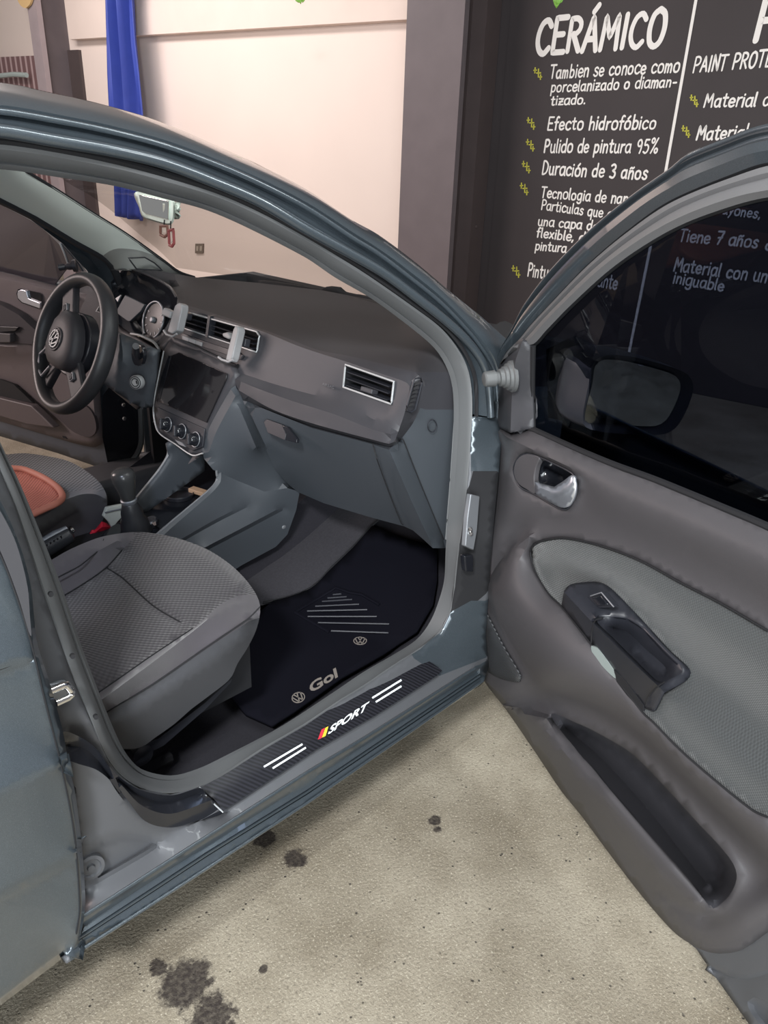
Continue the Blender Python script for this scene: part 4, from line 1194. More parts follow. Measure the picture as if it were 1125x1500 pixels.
tube('frame_edge', curve3(([(781, 506), (780, 560), (781, 627)], 'DS', .026), h=6), .005, GAP, door, sides=8)
# outer skin
def dpt(s, z, k):
    return DH+DU*s+DN*k+np.array([0, 0, z])
rows = []
for z, k in ((.27, -.075), (.30, -.095), (.5, -.115), (.72, -.12), (.80, -.115), (.90, -.10), (.925, -.06)):
    e = max(0, (.5-z))*0.35
    rows.append(np.array([dpt(s, z, k*(1 if .03 < s < .97 else .8)) for s in np.linspace(.035+e*.4, 1.03, 14)]))
loft3('outer_skin', rows, PAINT, door, thick=.004)
rows = [np.array([dpt(s, z, -.06) for s in np.linspace(.06+max(0, .5-z)*.16, 1.02, 6)]) for z in (.29, .5, .7, .9)]
loft3('door_core', rows, GAP, door, thick=.03)
# exterior mirror beyond the tinted pane
mir = [(857, 615), (868, 560), (872, 536), (885, 527), (915, 529), (960, 540), (990, 551), (997, 566), (990, 590), (976, 615), (960, 624), (920, 623), (880, 620)]
ms = .25
patch('exterior_mirror_glass', ([(x, y) for x, y in mir], 'E', ms, True, True), [], MIRROR, door, h=10)
eg = bpy.data.objects['exterior_mirror_glass']
H0 = curve3(([(850, 618), (858, 560), (864, 532), (880, 519), (915, 520), (962, 531), (1000, 545), (1011, 562), (1005, 590), (988, 622), (968, 634), (920, 634), (875, 630)], 'E', ms-.006, True), 60, 5)
cc = H0.mean(axis=0)
rows = [cc+(curve3((mir, 'E', ms-.004, True), 60, 5)-cc)*1.0, H0+DU*.008, H0]
for t, sc in ((.03, 1.03), (.06, 1.02), (.09, .9), (.115, .68), (.13, .35), (.134, .02)):
    rows.append(cc-DU*t+(H0-cc)*sc)
loft3('exterior_mirror', rows, SATB, door, closed=True)
ft = [dpt(.10, .925, -.02), dpt(.10, .955, -.05), dpt(.14, .965, -.09), dpt(.17, .965, -.13)]
tube('mirror_arm', ft, [.035, .034, .03, .028], SATB, door, sides=14)
patch('mirror_foot', ([(800, 512), (830, 497), (862, 512), (866, 540), (858, 580), (850, 618), (834, 618), (803, 612)], 'DS', -.06, True, False), [], SATB, door, h=12, thick=.02)

# ------------------------------------------------------------------ cabin floor, tunnel, bulkhead
def fz(x):
    return 0.25+max(0.0, x-0.25)*0.45
xs = list(np.linspace(-1.2, 0.25, 6))+list(np.linspace(0.3, 0.78, 8))
ys = [-0.685, -0.66, -0.6, -.4, -.2, -.12, -.10, -.07, .07, .10, .12, .2, .4, .6, .66, .685]
hump = {-.685: .08, -.66: .02, -.10: .06, -.07: .12, .07: .12, .10: .06, .66: .02, .685: .08}
rows = [np.array([(x, y, fz(x)-.012+hump.get(y, 0)) for y in ys]) for x in xs]
loft3('cabin_carpet', rows, CARPET, car)
box('bulkhead', (0.78, -0.68, 0.2), (0.82, 0.68, 0.93), GAP, car)
for sg in (-1, 1):
    box('kick_trim', (0.36, sg*0.672-.008, 0.24), (0.80, sg*0.672+.008, 0.93), CARPET if sg < 0 else GAP, car)
patch('toe_carpet', ([(330, 800, .014), (360, 760, .018), (400, 735, .02), (440, 700, .02), (500, 690, .02), (560, 740, .016), (545, 770, .012), (517, 801, .012), (487, 830, .012), (457, 860, .012), (420, 875, .012), (370, 890, .012), (330, 890, .012)], 'C', 0, True, True), [],
      mat('toe_board_carpet', (0.036, 0.034, 0.041), 0.95, bump=1.0, bscale=600, var=0.35, vscale=160), car, h=14)
tube('carpet_seam', curve3(([(560, 757), (545, 770), (517, 801), (487, 830), (457, 860), (420, 875), (385, 883)], 'C', .016), h=6), .003, GAP, car, sides=6)

# ------------------------------------------------------------------ passenger side of the dashboard
PADTOP = [(158, 396), (200, 394), (240, 398), (285, 406), (375, 414), (471, 425), (545, 439), (600, 462), (650, 500), (672, 545)]
padz = [.985, .99, .99, .985, .985, .985, .98, .97, .955, .935]
dash_out = [(x, y, z, 'Z') for (x, y), z in zip(PADTOP[:-2], padz)]+[(650, 500, -.60, 'Y'), (672, 545, -.648, 'Y')] + [(672, 600, -.652, 'Y'), (668, 660, -.652, 'Y'), (661, 740, -.652, 'Y'), (655, 798, -.652, 'Y'), (652, 803, -.652, 'Y'), (652, 803, -.652, 'Y'),
    (634, 803, .285, 'X'), (620, 790, .285, 'X'), (605, 777, .29, 'X'), (592, 771, .30, 'X'), (540, 757, .30, 'X'), (474, 737, .30, 'X'), (437, 721, .30, 'X'), (425, 712, .29, 'X'), (425, 712, .29, 'X'),
    (404, 690, .11, 'T'), (386, 651, .04, 'T'), (366, 606, .0, 'T'), (362, 600, .0, 'T'), (352, 580, -.015, 'T'), (346, 563, -.028, 'T'), (340, 545, -.022, 'T'), (330, 533, -.01, 'T'), (250, 497, -.01, 'T'), (236, 508, -.005, 'T'), (236, 508, -.005, 'T'),
    (231, 503, .0, 'T'), (248, 478, .0, 'T'), (258, 452, .005, 'T'), (260, 437, .03, 'T'), (260, 437, .03, 'T'), (249, 421, .95, 'Z'), (225, 406, .975, 'Z'), (199, 397, .985, 'Z'), (180, 393, .985, 'Z')]
VR = [(506, 534), (577, 559), (573, 592), (503, 567)]
VC = [(266, 455), (376, 486), (380, 492), (376, 516), (264, 479)]
VS = [(606, 558), (614, 556), (616, 560), (607, 596), (602, 601), (597, 599), (596, 594)]
dcv = [([(262, 443, .02), (310, 458, .02), (365, 476, .022), (420, 495, .024), (467, 513, .026), (510, 521, .026), (560, 533, .026), (607, 545, .026)], 'T', .02),
       ([(258, 447, .004), (310, 463, .004), (378, 483, .004), (440, 508, .004), (505, 529, .004), (560, 548, .004), (590, 558, .004), (600, 566, .002), (594, 600, .0), (586, 625, -.004), (578, 647, -.014)], 'T', .0),
       ([(607, 545, .026, 'T'), (622, 560, -.643, 'Y'), (618, 590, -.639, 'Y'), (606, 618, -.632, 'Y'), (590, 640, -.625, 'Y'), (585, 646, -.618, 'Y')], 'T', .02),
       ([(334, 536, -.012), (352, 546, -.012), (400, 562, -.012), (450, 576, -.012), (505, 590, -.012), (552, 616, -.010), (572, 605, -.006), (588, 588, -.003)], 'T', -.012),
       ([(346, 556, -.030), (380, 570, -.032), (430, 588, -.034), (490, 607, -.034), (545, 629, -.032), (572, 636, -.028)], 'T', -.03),
       ([(350, 572, -.030), (400, 600, -.032), (457, 620, -.033), (542, 643, -.03), (570, 650, -.026), (580, 647, -.02)], 'T', -.03),
       ([(362, 588, .0), (400, 604, .0), (457, 625, .0), (543, 648, .0), (570, 655, -.002), (583, 650, -.004)], 'T', 0, False, False),
       # glove box lip, end corner, end seam
       ([(366, 598, -.016), (382, 597, -.018), (457, 627, -.018), (543, 650, -.018), (570, 659, -.016)], 'T', 0, False, False),
       ([(570, 659, -.016, 'T'), (590, 705, .19, 'X'), (610, 750, .235, 'X'), (628, 788, .265, 'X'), (634, 803, .285, 'X')], 'X', .2),
       ([(369, 610, -.012, 'T'), (389, 653, .034, 'T')], 'T', 0),
       ([(588, 642, -.628, 'Y'), (608, 688, -.633, 'Y'), (630, 742, -.641, 'Y'), (650, 792, -.650, 'Y')], 'Y', -.63)]
padpoly = PADTOP+[(672, 545), (625, 545), (607, 545), (560, 533), (510, 521), (467, 513), (420, 495), (365, 476), (310, 458), (262, 443), (249, 421), (225, 406), (199, 397)]
lowpoly = [(362, 588), (400, 604), (457, 625), (543, 648), (570, 655), (583, 648), (600, 628), (616, 600), (660, 600), (690, 600), (690, 820), (430, 820), (340, 600)]
def hole(poly, v):
    return ([(x, y, v) for x, y in poly], 'T', v, True, False)
dash = patch('dashboard', (dash_out, 'T', 0, True, False), dcv, [PLASTIC, PAD, PLASTICB], car, h=10, holes=[hole(VR, .004), hole(VC, .004)], regions=[(lowpoly, 2), (padpoly, 1)], sharp=26)
def vent(name, poly, v, frame_m, slats, dep=.05, hub=None):
    """air vent: frame, dark box, slats"""
    P = curve3((poly, 'T', v-.003, True, False), h=4)
    c = P.mean(axis=0)
    root = tube(name, P, .0024, frame_m, dash, sides=8, closed=True)
    cor = [at(p, 'T', v-.001) for p in poly]
    sh = np.array([dep, 0, -.25*dep])
    bm = bmesh.new()
    a = [bm.verts.new(p) for p in cor]
    b = [bm.verts.new(p+sh) for p in cor]
    m = len(cor)
    for i in range(m):
        bm.faces.new((a[i], a[(i+1) % m], b[(i+1) % m], b[i]))
    bm.faces.new(b)
    bm_obj('vent_box', bm, GAP, dash, smooth=False)
    tl, tr, br, bl = slats
    for k in range(3):
        t = (k+.75)/3.4
        A = at((tl[0]*(1-t)+bl[0]*t, tl[1]*(1-t)+bl[1]*t), 'T', v+.012)
        B = at((tr[0]*(1-t)+br[0]*t, tr[1]*(1-t)+br[1]*t), 'T', v+.012)
        d = B-A
        bm_obj('vent_slat', obox((A+B)/2, d, (1, 0, -.1), np.cross(d, (1, 0, -.1)), (np.linalg.norm(d)*.97, .022, .0022)), SATB, dash, smooth=False)
vent('air_vent', VR, .004, SILVERL, (VR[0], VR[1], VR[2], VR[3]))
P = at((541, 572), 'T', .004)
bm_obj('vent_tab', obox(P, (0, 1, 0), (1, 0, -.3), (.3, 0, 1), (.034, .02, .010)), PLASTIC, dash, bevel=.002)
vent('air_vent', VC, .004, SILVERL, (VC[0], VC[2], VC[3], VC[4]))
for q in ((314, 484), (318, 470)):
    pass
A, B = at((311, 462), 'T', .006), at((307, 493), 'T', .006)
bm_obj('vent_divider', obox((A+B)/2, B-A, (0, 1, 0), (1, 0, 0), (np.linalg.norm(B-A), .010, .02)), SATB, dash, smooth=False)
# demister grille on the end
sv = bmesh.new()
for k in range(6):
    t = (k+.5)/6
    x = 611.5*(1-t)+600.5*t
    y = 560*(1-t)+597*t
    P = [at((x+dx-dy*.12, y+dy), 'K', at((x, y), 'Y', -.642)[0]+0.35*(-.542)-.21*(at((x, y), 'Y', -.642)[2]-.88)-.003) for dx, dy in ((-4.6, 2.6), (4.2, -.6), (4.2, -3.4), (-3.6, -.6))]
    prism(P, .004, (0, 1, 0), into=sv)
bm_obj('demister_grille', sv, GAP, dash, smooth=False)
tube('demister_frame', [at(p, 'Y', -.6425) for p in ((607, 555), (616, 553), (618, 560), (608, 600), (602, 604), (595, 601), (596, 594))], .0022, SATB, dash, sides=6, closed=True)
tube('screw_cap', [at((633+6.5*math.cos(a), 624+9*math.sin(a)), 'Y', -.6475) for a in np.linspace(0, 6.2, 16)], .0012, SATB, dash, sides=6, closed=True)
# joints
tube('glovebox_joint', curve3(([(546, 650, -.0195, 'T'), (552, 672, .148, 'X'), (570, 722, .215, 'X'), (588, 767, .275, 'X'), (591, 769, .28, 'X')], 'X', .2), h=5), .0012, GAP, dash, sides=6)
tube('end_joint', curve3(([(586, 644, -.624, 'Y'), (590, 643, -.6295, 'Y'), (608, 688, -.6355, 'Y'), (630, 742, -.6435, 'Y'), (650, 790, -.6525, 'Y')], 'Y', 0), h=5), .0012, GAP, dash, sides=6)
tube('pillar_edge_strip', curve3(([(666, 612), (664, 640), (660, 700), (656, 750), (653, 790)], 'Y', -.658), h=5), .0016, SILVERL, dash, sides=6)
# glove box latch
plate('glovebox_latch', [(386, 618), (391, 614), (413, 622), (419, 636), (417, 645), (392, 634)], 'T', -.0135, .008, SATB, dash, bevel=.001)
plate('latch_grip', [(412, 623), (421, 625), (435, 643), (434, 649), (419, 645), (419, 634)], 'T', -.014, .008, GLOSSB, dash, bevel=.001)
surf_text('airbag_lettering', 'AIRBAG', (472, 564), (489, 570), (.4, -4.2), 'T', -.0105, mat('faint_lettering', (0.10, 0.10, 0.11), 0.6), dash, 0.0)
# buttons under the centre vent
plate('button_strip', [(264, 491), (268, 488), (300, 500), (350, 516), (350, 526), (300, 509), (266, 496)], 'T', -.006, .006, SATB, dash, bevel=.001)
for k in range(3):
    x = 267+k*9.6
    y = 491.5+k*3.4
    plate('button', [(x, y), (x+9, y+3.2), (x+8.6, y+9), (x-.4, y+5.6)], 'T', -.009, .005, HOLDER, dash, bevel=.001)
plate('hazard_button', [(346, 517), (356, 520), (352, 527), (343, 524)], 'T', -.012, .005, PLASTIC, dash, bevel=.001)

# ------------------------------------------------------------------ centre stack, screen, climate knobs
stack_side = [(342, 560, -.02, 'T'), (352, 578, -.02, 'T'), (370, 600, .025, 'T'), (394, 652, .085, 'T'), (412, 690, .16, 'T'), (429, 712, .33, 'X'), (436, 719, .33, 'X'), (421, 715, -.16, 'Y'), (387, 720, -.13, 'Y'), (350, 705, -.10, 'Y'), (312, 688, -.085, 'Y'), (299, 672, -.02, 'T'), (297, 664, -.03, 'T'), (302, 630, -.03, 'T'), (320, 600, -.03, 'T'), (338, 570, -.03, 'T'), (336, 552, -.028, 'T')]
patch('stack_side', (stack_side, 'T', 0, True, False), [([(345, 580, -.035), (318, 630, -.034), (306, 662, -.03)], 'T', -.03), ([(352, 600, -.02), (375, 655, .01)], 'T', 0)], PLASTICB, car, h=9, sharp=35)
BZ = [(239, 514), (248, 500), (262, 507), (300, 518), (338, 534), (346, 549), (340, 566), (318, 606), (301, 640), (297, 664), (282, 667), (256, 650), (233, 634), (226, 614), (225, 592), (232, 553)]
bz = [(246, 520), (260, 514), (334, 546), (332, 556), (303, 622), (228, 590), (236, 552)]
stack = patch('center_stack', ([(x, y, -.030) for x, y in BZ], 'T', -.03, True, False), [([(x, y, -.033) for x, y in bz]+[(246, 520, -.033)], 'T', -.033, False, False), ([(228, 594, -.034), (302, 627, -.034)], 'T', -.034)], PLASTIC, car, h=8, thick=.03, sharp=25)
tube('stack_edge', curve3(([(240, 514), (232, 553), (225, 592), (226, 614), (233, 634), (256, 650), (282, 667), (297, 664)], 'T', -.034), h=4), .0022, SILVERL, stack, sides=6)
plate('screen', [(250, 521), (262, 516), (332, 547), (331, 555), (302, 619), (229, 587), (238, 551)], 'T', -.0375, .008, SCREEN, stack, bevel=.001)
plate('screen_key_strip', [(250, 522), (247, 521), (236, 552), (228, 587), (233, 589), (243, 551)], 'T', -.0385, .001, GLOSSB, stack)
plate('climate_panel', [(230, 596), (300, 628), (296, 655), (282, 660), (256, 645), (236, 630)], 'T', -.0375, .006, SATB, stack, bevel=.001)
ax = np.array([-1, 0, .3]); ax /= np.linalg.norm(ax)
for (x, y) in ((247, 622), (268, 632), (288, 644)):
    P = at((x, y), 'T', -.037)
    kb = lathe('knob', P, ax, [(0, .0185), (.004, .0185), (.006, .0155), (.020, .0145), (.023, .012)], GLOSSB, stack, seg=24)
    d = np.array([.2, .3, 1.0]); d -= ax*(d @ ax); d /= np.linalg.norm(d)
    bm_obj('knob_grip', obox(P+ax*.023, d, np.cross(ax, d), ax, (.028, .008, .010)), SATB, stack, bevel=.002)
    tube('knob_ring', [P+ax*.0045+.0188*(math.cos(a)*d+math.sin(a)*np.cross(ax, d)) for a in np.linspace(0, 6.1, 24)], .0012, STEEL, stack, sides=6, closed=True)
plate('control_slider', [(256, 644), (266, 648), (272, 655), (262, 651)], 'T', -.041, .004, STEEL, stack)
# shelf above the screen running to the cluster
patch('stack_hood', ([(232, 508), (246, 493), (262, 497), (335, 531), (345, 548), (338, 536), (300, 519), (262, 508), (248, 501), (240, 515)], 'T', -.028, True, False), [], PLASTIC, car, h=7, thick=.02)

# ------------------------------------------------------------------ console
con = patch('center_console', ([(317, 688, -.085), (317, 704, -.09), (304, 720, -.09), (242, 772, -.09), (215, 800, -.09), (215, 860, -.10), (300, 862, -.12), (354, 828, -.12), (404, 801, -.125), (421, 783, -.13), (434, 747, -.15), (439, 720, -.17), (421, 715, -.16), (387, 720, -.13), (350, 705, -.10)], 'Y', -.1, True, False),
      [([(324, 692, -.092), (323, 706, -.097), (310, 722, -.099), (248, 776, -.099), (222, 802, -.099)], 'Y', -.098), ([(361, 738, -.118), (310, 764, -.110), (255, 796, -.106)], 'Y', -.11), ([(364, 742, -.118), (313, 768, -.105), (258, 799, -.102)], 'Y', -.11),
       ([(414, 742, -.142), (365, 768, -.135), (300, 802, -.125)], 'Y', -.13), ([(414, 748, -.134), (365, 774, -.124), (300, 808, -.115)], 'Y', -.13)], PLASTICB, car, h=8, sharp=24)
lathe('console_screw', at((415, 771), 'Y', -.13), (-.2, -1, .1), [(0, .007), (.003, .007), (.005, .004)], STEEL, con)
patch('console_left_wall', ([(246, 653, .085), (247, 668, .095), (233, 690, .095), (200, 730, .095), (203, 752, .085), (217, 749, .080), (265, 715, .08), (300, 690, .08), (300, 660, .08), (265, 640, .08)], 'Y', .09, True, False),
      [([(252, 655, .088), (253, 670, .09), (240, 692, .09), (208, 731, .09)], 'Y', .09)], PLASTICB, con, h=8, thick=.012, sharp=30)
tube('console_rim', curve3(([(246, 652), (246, 667), (232, 690), (199, 731)], 'Y', .10), h=4), .004, SILVERL, con, sides=8)
tube('console_rim', curve3(([(317, 689), (317, 705), (304, 720), (242, 772), (225, 787)], 'Y', -.088), h=4), .003, STEEL, con, sides=8)
patch('console_tray', ([(203, 752), (217, 745), (265, 708), (300, 672), (322, 690), (316, 706), (242, 775), (215, 800), (160, 820), (130, 800), (165, 770)], 'Z', .465, True, False), [], GLOSSB, con, h=9)
box('console_base', (-.55, -.085, .27), (.30, .085, .455), GAP, car)
cp = at((262, 725), 'Z', .47)
lathe('cup_holder', cp, (0, 0, 1), [(-.004, .040), (.006, .042), (.008, .040), (.006, .037), (-.003, .036)], SATB, con, seg=28)
lathe('lighter_socket', at((224, 768), 'Z', .47), (-.3, -.1, 1), [(0, .016), (.014, .016), (.018, .012), (.018, .0)], SATB, con)
plate('lighter_glint', [(222, 766), (228, 764), (229, 769), (226, 770)], 'Z', .492, .003, CHROME, con)
P0, P1 = at((277, 717), 'Z', .482), at((293, 722), 'Z', .482)
o = bm_obj('wooden_block', obox((P0+P1)/2+np.array([0.012, .0, -.004]), P1-P0, (0, 0, 1), np.cross(P1-P0, (0, 0, 1)), (.055, .012, .022)), mat('pale_wood', (0.42, 0.28, 0.18), 0.7), None, bevel=.002)
tag(o, 'small pale tan block lying in the dark console tray', 'block')
# gear lever
gl_ = emp('gear_lever', at((199, 778), 'Y', 0.0), parent=car)
A, B = at((200, 780), 'Y', 0.0), at((178, 688), 'Y', 0.0)
ax = B-A
L = np.linalg.norm(ax)
lathe('gear_boot', A-ax*.1, ax, [(0, .046), (.10*L, .042), (.22*L, .036), (.30*L, .034), (.36*L, .028), (.46*L, .027), (.56*L, .020), (.62*L, .017)], LEATHER, gl_, seg=9, sharp=80)
lathe('gear_collar', A+ax*.48, ax, [(0, .017), (.004, .020), (.010, .020), (.013, .017)], STEEL, gl_)
lathe('gear_knob', A+ax*.52, ax, [(0, .015), (.02*L, .017), (.16*L, .0215), (.30*L, .027), (.38*L, .0285), (.44*L, .026), (.48*L, .018), (.492*L, .0)], mat('knob_leather', (0.05, 0.05, 0.05), 0.25, bump=.2, bscale=500), gl_, seg=28)
# handbrake
hbk = emp('handbrake', at((100, 780), 'Y', 0.02), parent=car)
P = [at(p, 'Y', v) for p, v in (((40, 822), .02), ((64, 804), .02), ((84, 792), .02), ((101, 783), .02), ((105, 780), .02))]
tube('handbrake_grip', P, [.024, .024, .0235, .021, .010], LEATHER, hbk, sides=16)
P = [p+np.array([-.003, 0, .018]) for p in P[:-1]]
tube('handbrake_inlay', P, [.009, .009, .009, .006], STEEL, hbk, sides=10)
lathe('handbrake_button', at((103, 777), 'Y', .02), at((105, 777), 'Y', .02)-at((60, 804), 'Y', .02), [(0, .009), (.006, .009), (.009, .005)], CHROME, hbk)
for k in range(7):
    t = k/7
    a = at((62+t*36, 806-t*21), 'Y', .02)
    bm_obj('stitch', obox(a+np.array([-.012, -.018, .012]), (1, 0, .2), (0, 1, 0), (0, 0, 1), (.003, .003, .008)), GAP, hbk, smooth=False)

# ------------------------------------------------------------------ driver side: cluster, column, wheel
ic = patch('instrument_cluster', ([(160, 396, .10), (182, 393, .10), (200, 397, .10), (225, 407, .09), (250, 423, .07), (260, 438, .05), (256, 455, .03), (247, 480, .02), (231, 506, .01), (212, 494, .01), (192, 488, .01), (180, 480, .02), (170, 470, .04), (166, 440, .08)], 'T', .05, True, False),
      [([(184, 396, .10), (205, 405, .13), (230, 420, .13), (252, 440, .10), (244, 470, .09), (228, 490, .07), (205, 478, .08), (195, 460, .10), (180, 430, .12)], 'T', .1)], GLOSSB, car, h=8, sharp=60)
plate('cluster_side', [(172, 452), (183, 432), (196, 438), (212, 446), (206, 456), (190, 471), (172, 467)], 'T', .06, .01, PLASTICB, ic, bevel=.002)
gc = at((226, 469), 'T', .055)
ga = np.array([-1, -.0, .35]); ga /= np.linalg.norm(ga)
gu = np.array([0, 1, 0]); gv = np.cross(ga, gu)
lathe('gauge_dial', gc, ga, [(-.004, .050), (0, .050), (.001, .046)], mat('gauge_face', (0.02, 0.018, 0.02), 0.4), ic, seg=32)
tube('gauge_ring', [gc+ga*.004+.052*(math.cos(a)*gu+math.sin(a)*gv) for a in np.linspace(0, 6.15, 36)], .0026, STEEL, ic, sides=8, closed=True)
lathe('gauge_hub', gc, ga, [(0, .009), (.008, .009), (.011, .006)], STEEL, ic)
bb = bmesh.new()
for k in range(9):
    a = math.radians(-30+k*30)
    d = math.cos(a)*gu+math.sin(a)*gv
    obox(gc+ga*.002+d*.040, d, np.cross(ga, d), ga, (.008, .002, .001), bb)
bm_obj('gauge_marks', bb, STEEL, ic, smooth=False)
tube('cluster_rim', curve3(([(192, 489), (204, 491), (215, 496), (226, 502), (233, 512)], 'T', -.01), h=4), .004, SILVERL, ic, sides=8)
tube('hood_edge', curve3(([(161, 396, .10), (166, 392, .10), (183, 391, .10), (199, 396, .10), (224, 406, .085), (249, 421, .06), (259, 436, .045)], 'T', .1), h=5), .004, SATB, ic, sides=8)
# driver side vent corner and the panel behind the wheel
patch('driver_dash', ([(100, 440, .12), (122, 410, .14), (150, 398, .15), (162, 396, .15), (176, 440, .10), (174, 470, .06), (192, 490, .03), (228, 512, .02), (226, 560, .03), (200, 600, .10), (150, 560, .12), (130, 500, .12)], 'T', .1, True, False), [([(150, 430, .06), (168, 470, .04), (185, 495, .03)], 'T', .05)], PLASTIC, car, h=10, thick=.01)
tube('driver_vent', [at(p, 'T', .028) for p in ((141, 456), (148, 446), (148, 458))], .0026, SILVERL, car, sides=6, closed=True)
plate('driver_vent_box', [(141, 456), (148, 446), (148, 458)], 'T', .034, .005, GAP, car)
plate('driver_vent_corner', [(169, 437), (177, 432), (172, 442)], 'T', .06, .004, SILVERL, car)
scl = patch('steering_column', ([(165, 482, .10), (178, 488, .085), (196, 496, .075), (222, 508, .07), (228, 515, .07), (228, 560, .075), (224, 596, .085), (212, 598, .07), (196, 592, .05), (170, 575, .02), (148, 560, .0), (150, 520, .02)], 'X', .06, True, False),
      [([(176, 490, .045), (180, 520, .03), (176, 550, .02), (168, 572, .015)], 'X', .03), ([(214, 510, .06), (216, 560, .06), (212, 596, .065)], 'X', .06)], PLASTICB, car, h=8, sharp=40, thick=.02)
lathe('ignition_lock', at((200, 560), 'X', .030), (-1, -.55, .2), [(-.01, .0175), (.004, .0175), (.006, .016), (.005, .012), (.007, .0115), (.006, .008), (.008, .0075), (.008, 0)], SILVERL, scl, seg=28)
_a = np.array([-1, -.55, .2]); _a /= np.linalg.norm(_a)
_u = np.cross(_a, [0, 0, 1.0]); _u /= np.linalg.norm(_u); _v = np.cross(_a, _u)
for _r, _d in ((.0145, .0058), (.0098, .0068)):
    tube('lock_ring', [at((200, 560), 'X', .030)+_a*_d+_r*(math.cos(t)*_u+math.sin(t)*_v) for t in np.linspace(0, 6.1, 28)], .0011, GAP, scl, sides=6, closed=True)
bm_obj('key_slot', obox(at((200, 560), 'X', .0215), (0, .1, 1), (1, 0, 0), (0, 1, 0), (.007, .003, .002)), GAP, scl, smooth=False)
plate('stalk_socket', [(192, 520), (195, 506), (206, 506), (210, 520), (207, 534), (197, 535)], 'X', .030, .01, GLOSSB, scl, bevel=.002, curved=True)
P = [at(p, 'X', v) for p, v in (((202, 524), .03), ((199, 516), .01), ((199, 507), -.005))]
tube('column_stalk', P, [.006, .009, .008], SATB, scl, sides=12)
# steering wheel, turned a quarter to the right
sw = emp('steering_wheel', (0.0, 0.372, 0.853), parent=car)
WC = np.array([-0.004, 0.372, 0.853])
tl = math.radians(24)
wn = np.array([-math.cos(tl), 0, math.sin(tl)])
wr = np.array([0, -1.0, 0])                    # to the driver's right
wv = np.cross(wr, wn); wv = wv if wv[2] > 0 else -wv
def wp(r, a, k=0.0):
    """r metres from the hub, a degrees clockwise from the top as the driver sees it"""
    a = math.radians(a)
    return WC+r*(math.sin(a)*wr+math.cos(a)*wv)+wn*k
RR = 0.173
TURN = 52
def rim_r(a):
    d = math.cos(math.radians(a-(180+TURN)))       # flattened foot of the wheel
    return RR-0.012*max(0, d)**6
bm = bmesh.new()
rings = []
for i in range(96):
    a = i*360/96
    c = wp(rim_r(a), a)
    o_ = (wp(1, a)-WC); o_ /= np.linalg.norm(o_)
    gx = 1+0.18*max(0, math.cos(math.radians(2*(a-TURN-0)))-0.6)
    rings.append([bm.verts.new(c+o_*.0165*gx*math.cos(t)+wn*.0235*math.sin(t)) for t in np.linspace(0, 2*math.pi, 17)[:-1]])
for i in range(96):
    A, B = rings[i], rings[(i+1) % 96]
    for k in range(16):
        bm.faces.new((A[k], A[(k+1) % 16], B[(k+1) % 16], B[k]))
bm_obj('rim', bm, WHEELM, sw)
def wpoly(name, pts, k, th, m, parent=sw, bevel=.004):
    P = [wp(r, a+TURN, k) for r, a in pts]
    return bm_obj(name, prism(P, th, -wn), m, parent, bevel=bevel)
def spoke(name, a, w0, w1, k0, m):
    P = []
    for r, w in ((.055, w0), (.10, (w0+w1)/2*.9), (.165, w1)):
        P.append((r, w))
    L = [wp(r, a+TURN+math.degrees(w/r), k0*(1-r/.2)) for r, w in P]
    R_ = [wp(r, a+TURN-math.degrees(w/r), k0*(1-r/.2)) for r, w in P]
    return bm_obj(name, prism(L+R_[::-1], .020, -wn), m, sw, bevel=.005)
spoke('spoke', -88, .036, .030, .018, PLASTIC)
spoke('spoke', 88, .036, .030, .018, PLASTIC)
spoke('spoke', 160, .014, .014, .014, PLASTIC)
spoke('spoke', 200, .014, .014, .014, PLASTIC)
wpoly('hub_back', [(.085, a) for a in range(0, 360, 15)], .0, .03, SATB)
# airbag cushion: shield outline, domed
bm = bmesh.new()
shield = [(.070, 0), (.072, 25), (.080, 50), (.086, 75), (.082, 100), (.074, 130), (.080, 160), (.082, 180), (.080, 200), (.074, 230), (.082, 260), (.086, 285), (.080, 310), (.072, 335)]
rings = []
for sc, k in ((1.0, .004), (1.0, .020), (.96, .030), (.85, .038), (.6, .044), (.3, .047), (.01, .048)):
    rings.append([bm.verts.new(wp(r*sc, a+TURN, k)) for r, a in shield])
for A, B in zip(rings, rings[1:]):
    for k in range(len(A)):
        bm.faces.new((A[k], A[(k+1) % len(A)], B[(k+1) % len(A)], B[k]))
bm_obj('airbag_cover', bm, PLASTIC, sw, sharp=60)
def emblem(center, ux, uy, nz, R_, m, parent, wd=.12, th=.003, ring=True, name='emblem'):
    """ring with a V over a W"""
    bm = bmesh.new()
    ux, uy = np.array(ux, float)/np.linalg.norm(ux), np.array(uy, float)/np.linalg.norm(uy)
    nz = np.array(nz, float)/np.linalg.norm(nz)
    N = 40
    rg = []
    for i in range(N):
        a = i*2*math.pi/N
        d = math.cos(a)*ux+math.sin(a)*uy
        rg.append([bm.verts.new(center+d*R_*q+nz*z) for q, z in ((1.0, 0), (1.0, th), (1-wd, th), (1-wd, 0))])
    for i in range(N):
        A, B = rg[i], rg[(i+1) % N]
        for k in range(4):
            bm.faces.new((A[k], A[(k+1) % 4], B[(k+1) % 4], B[k]))
    for a, b in (((-.30, .86), (0, .08)), ((.30, .86), (0, .08)), ((-.72, .58), (-.30, -.78)), ((-.30, -.78), (0, -.06)), ((0, -.06), (.30, -.78)), ((.30, -.78), (.72, .58))):
        A, B = center+R_*(a[0]*ux+a[1]*uy), center+R_*(b[0]*ux+b[1]*uy)
        d = B-A
        obox((A+B)/2+nz*th/2, d, np.cross(nz, d), nz, (np.linalg.norm(d)+R_*.06, R_*wd*1.1, th), bm)
    return bm_obj(name, bm, m, parent, smooth=False)
eu = wp(1, 90+TURN)-WC
ev = wp(1, TURN)-WC
emblem(WC+wn*.049, eu, ev, wn, .024, CHROME, sw, .16)
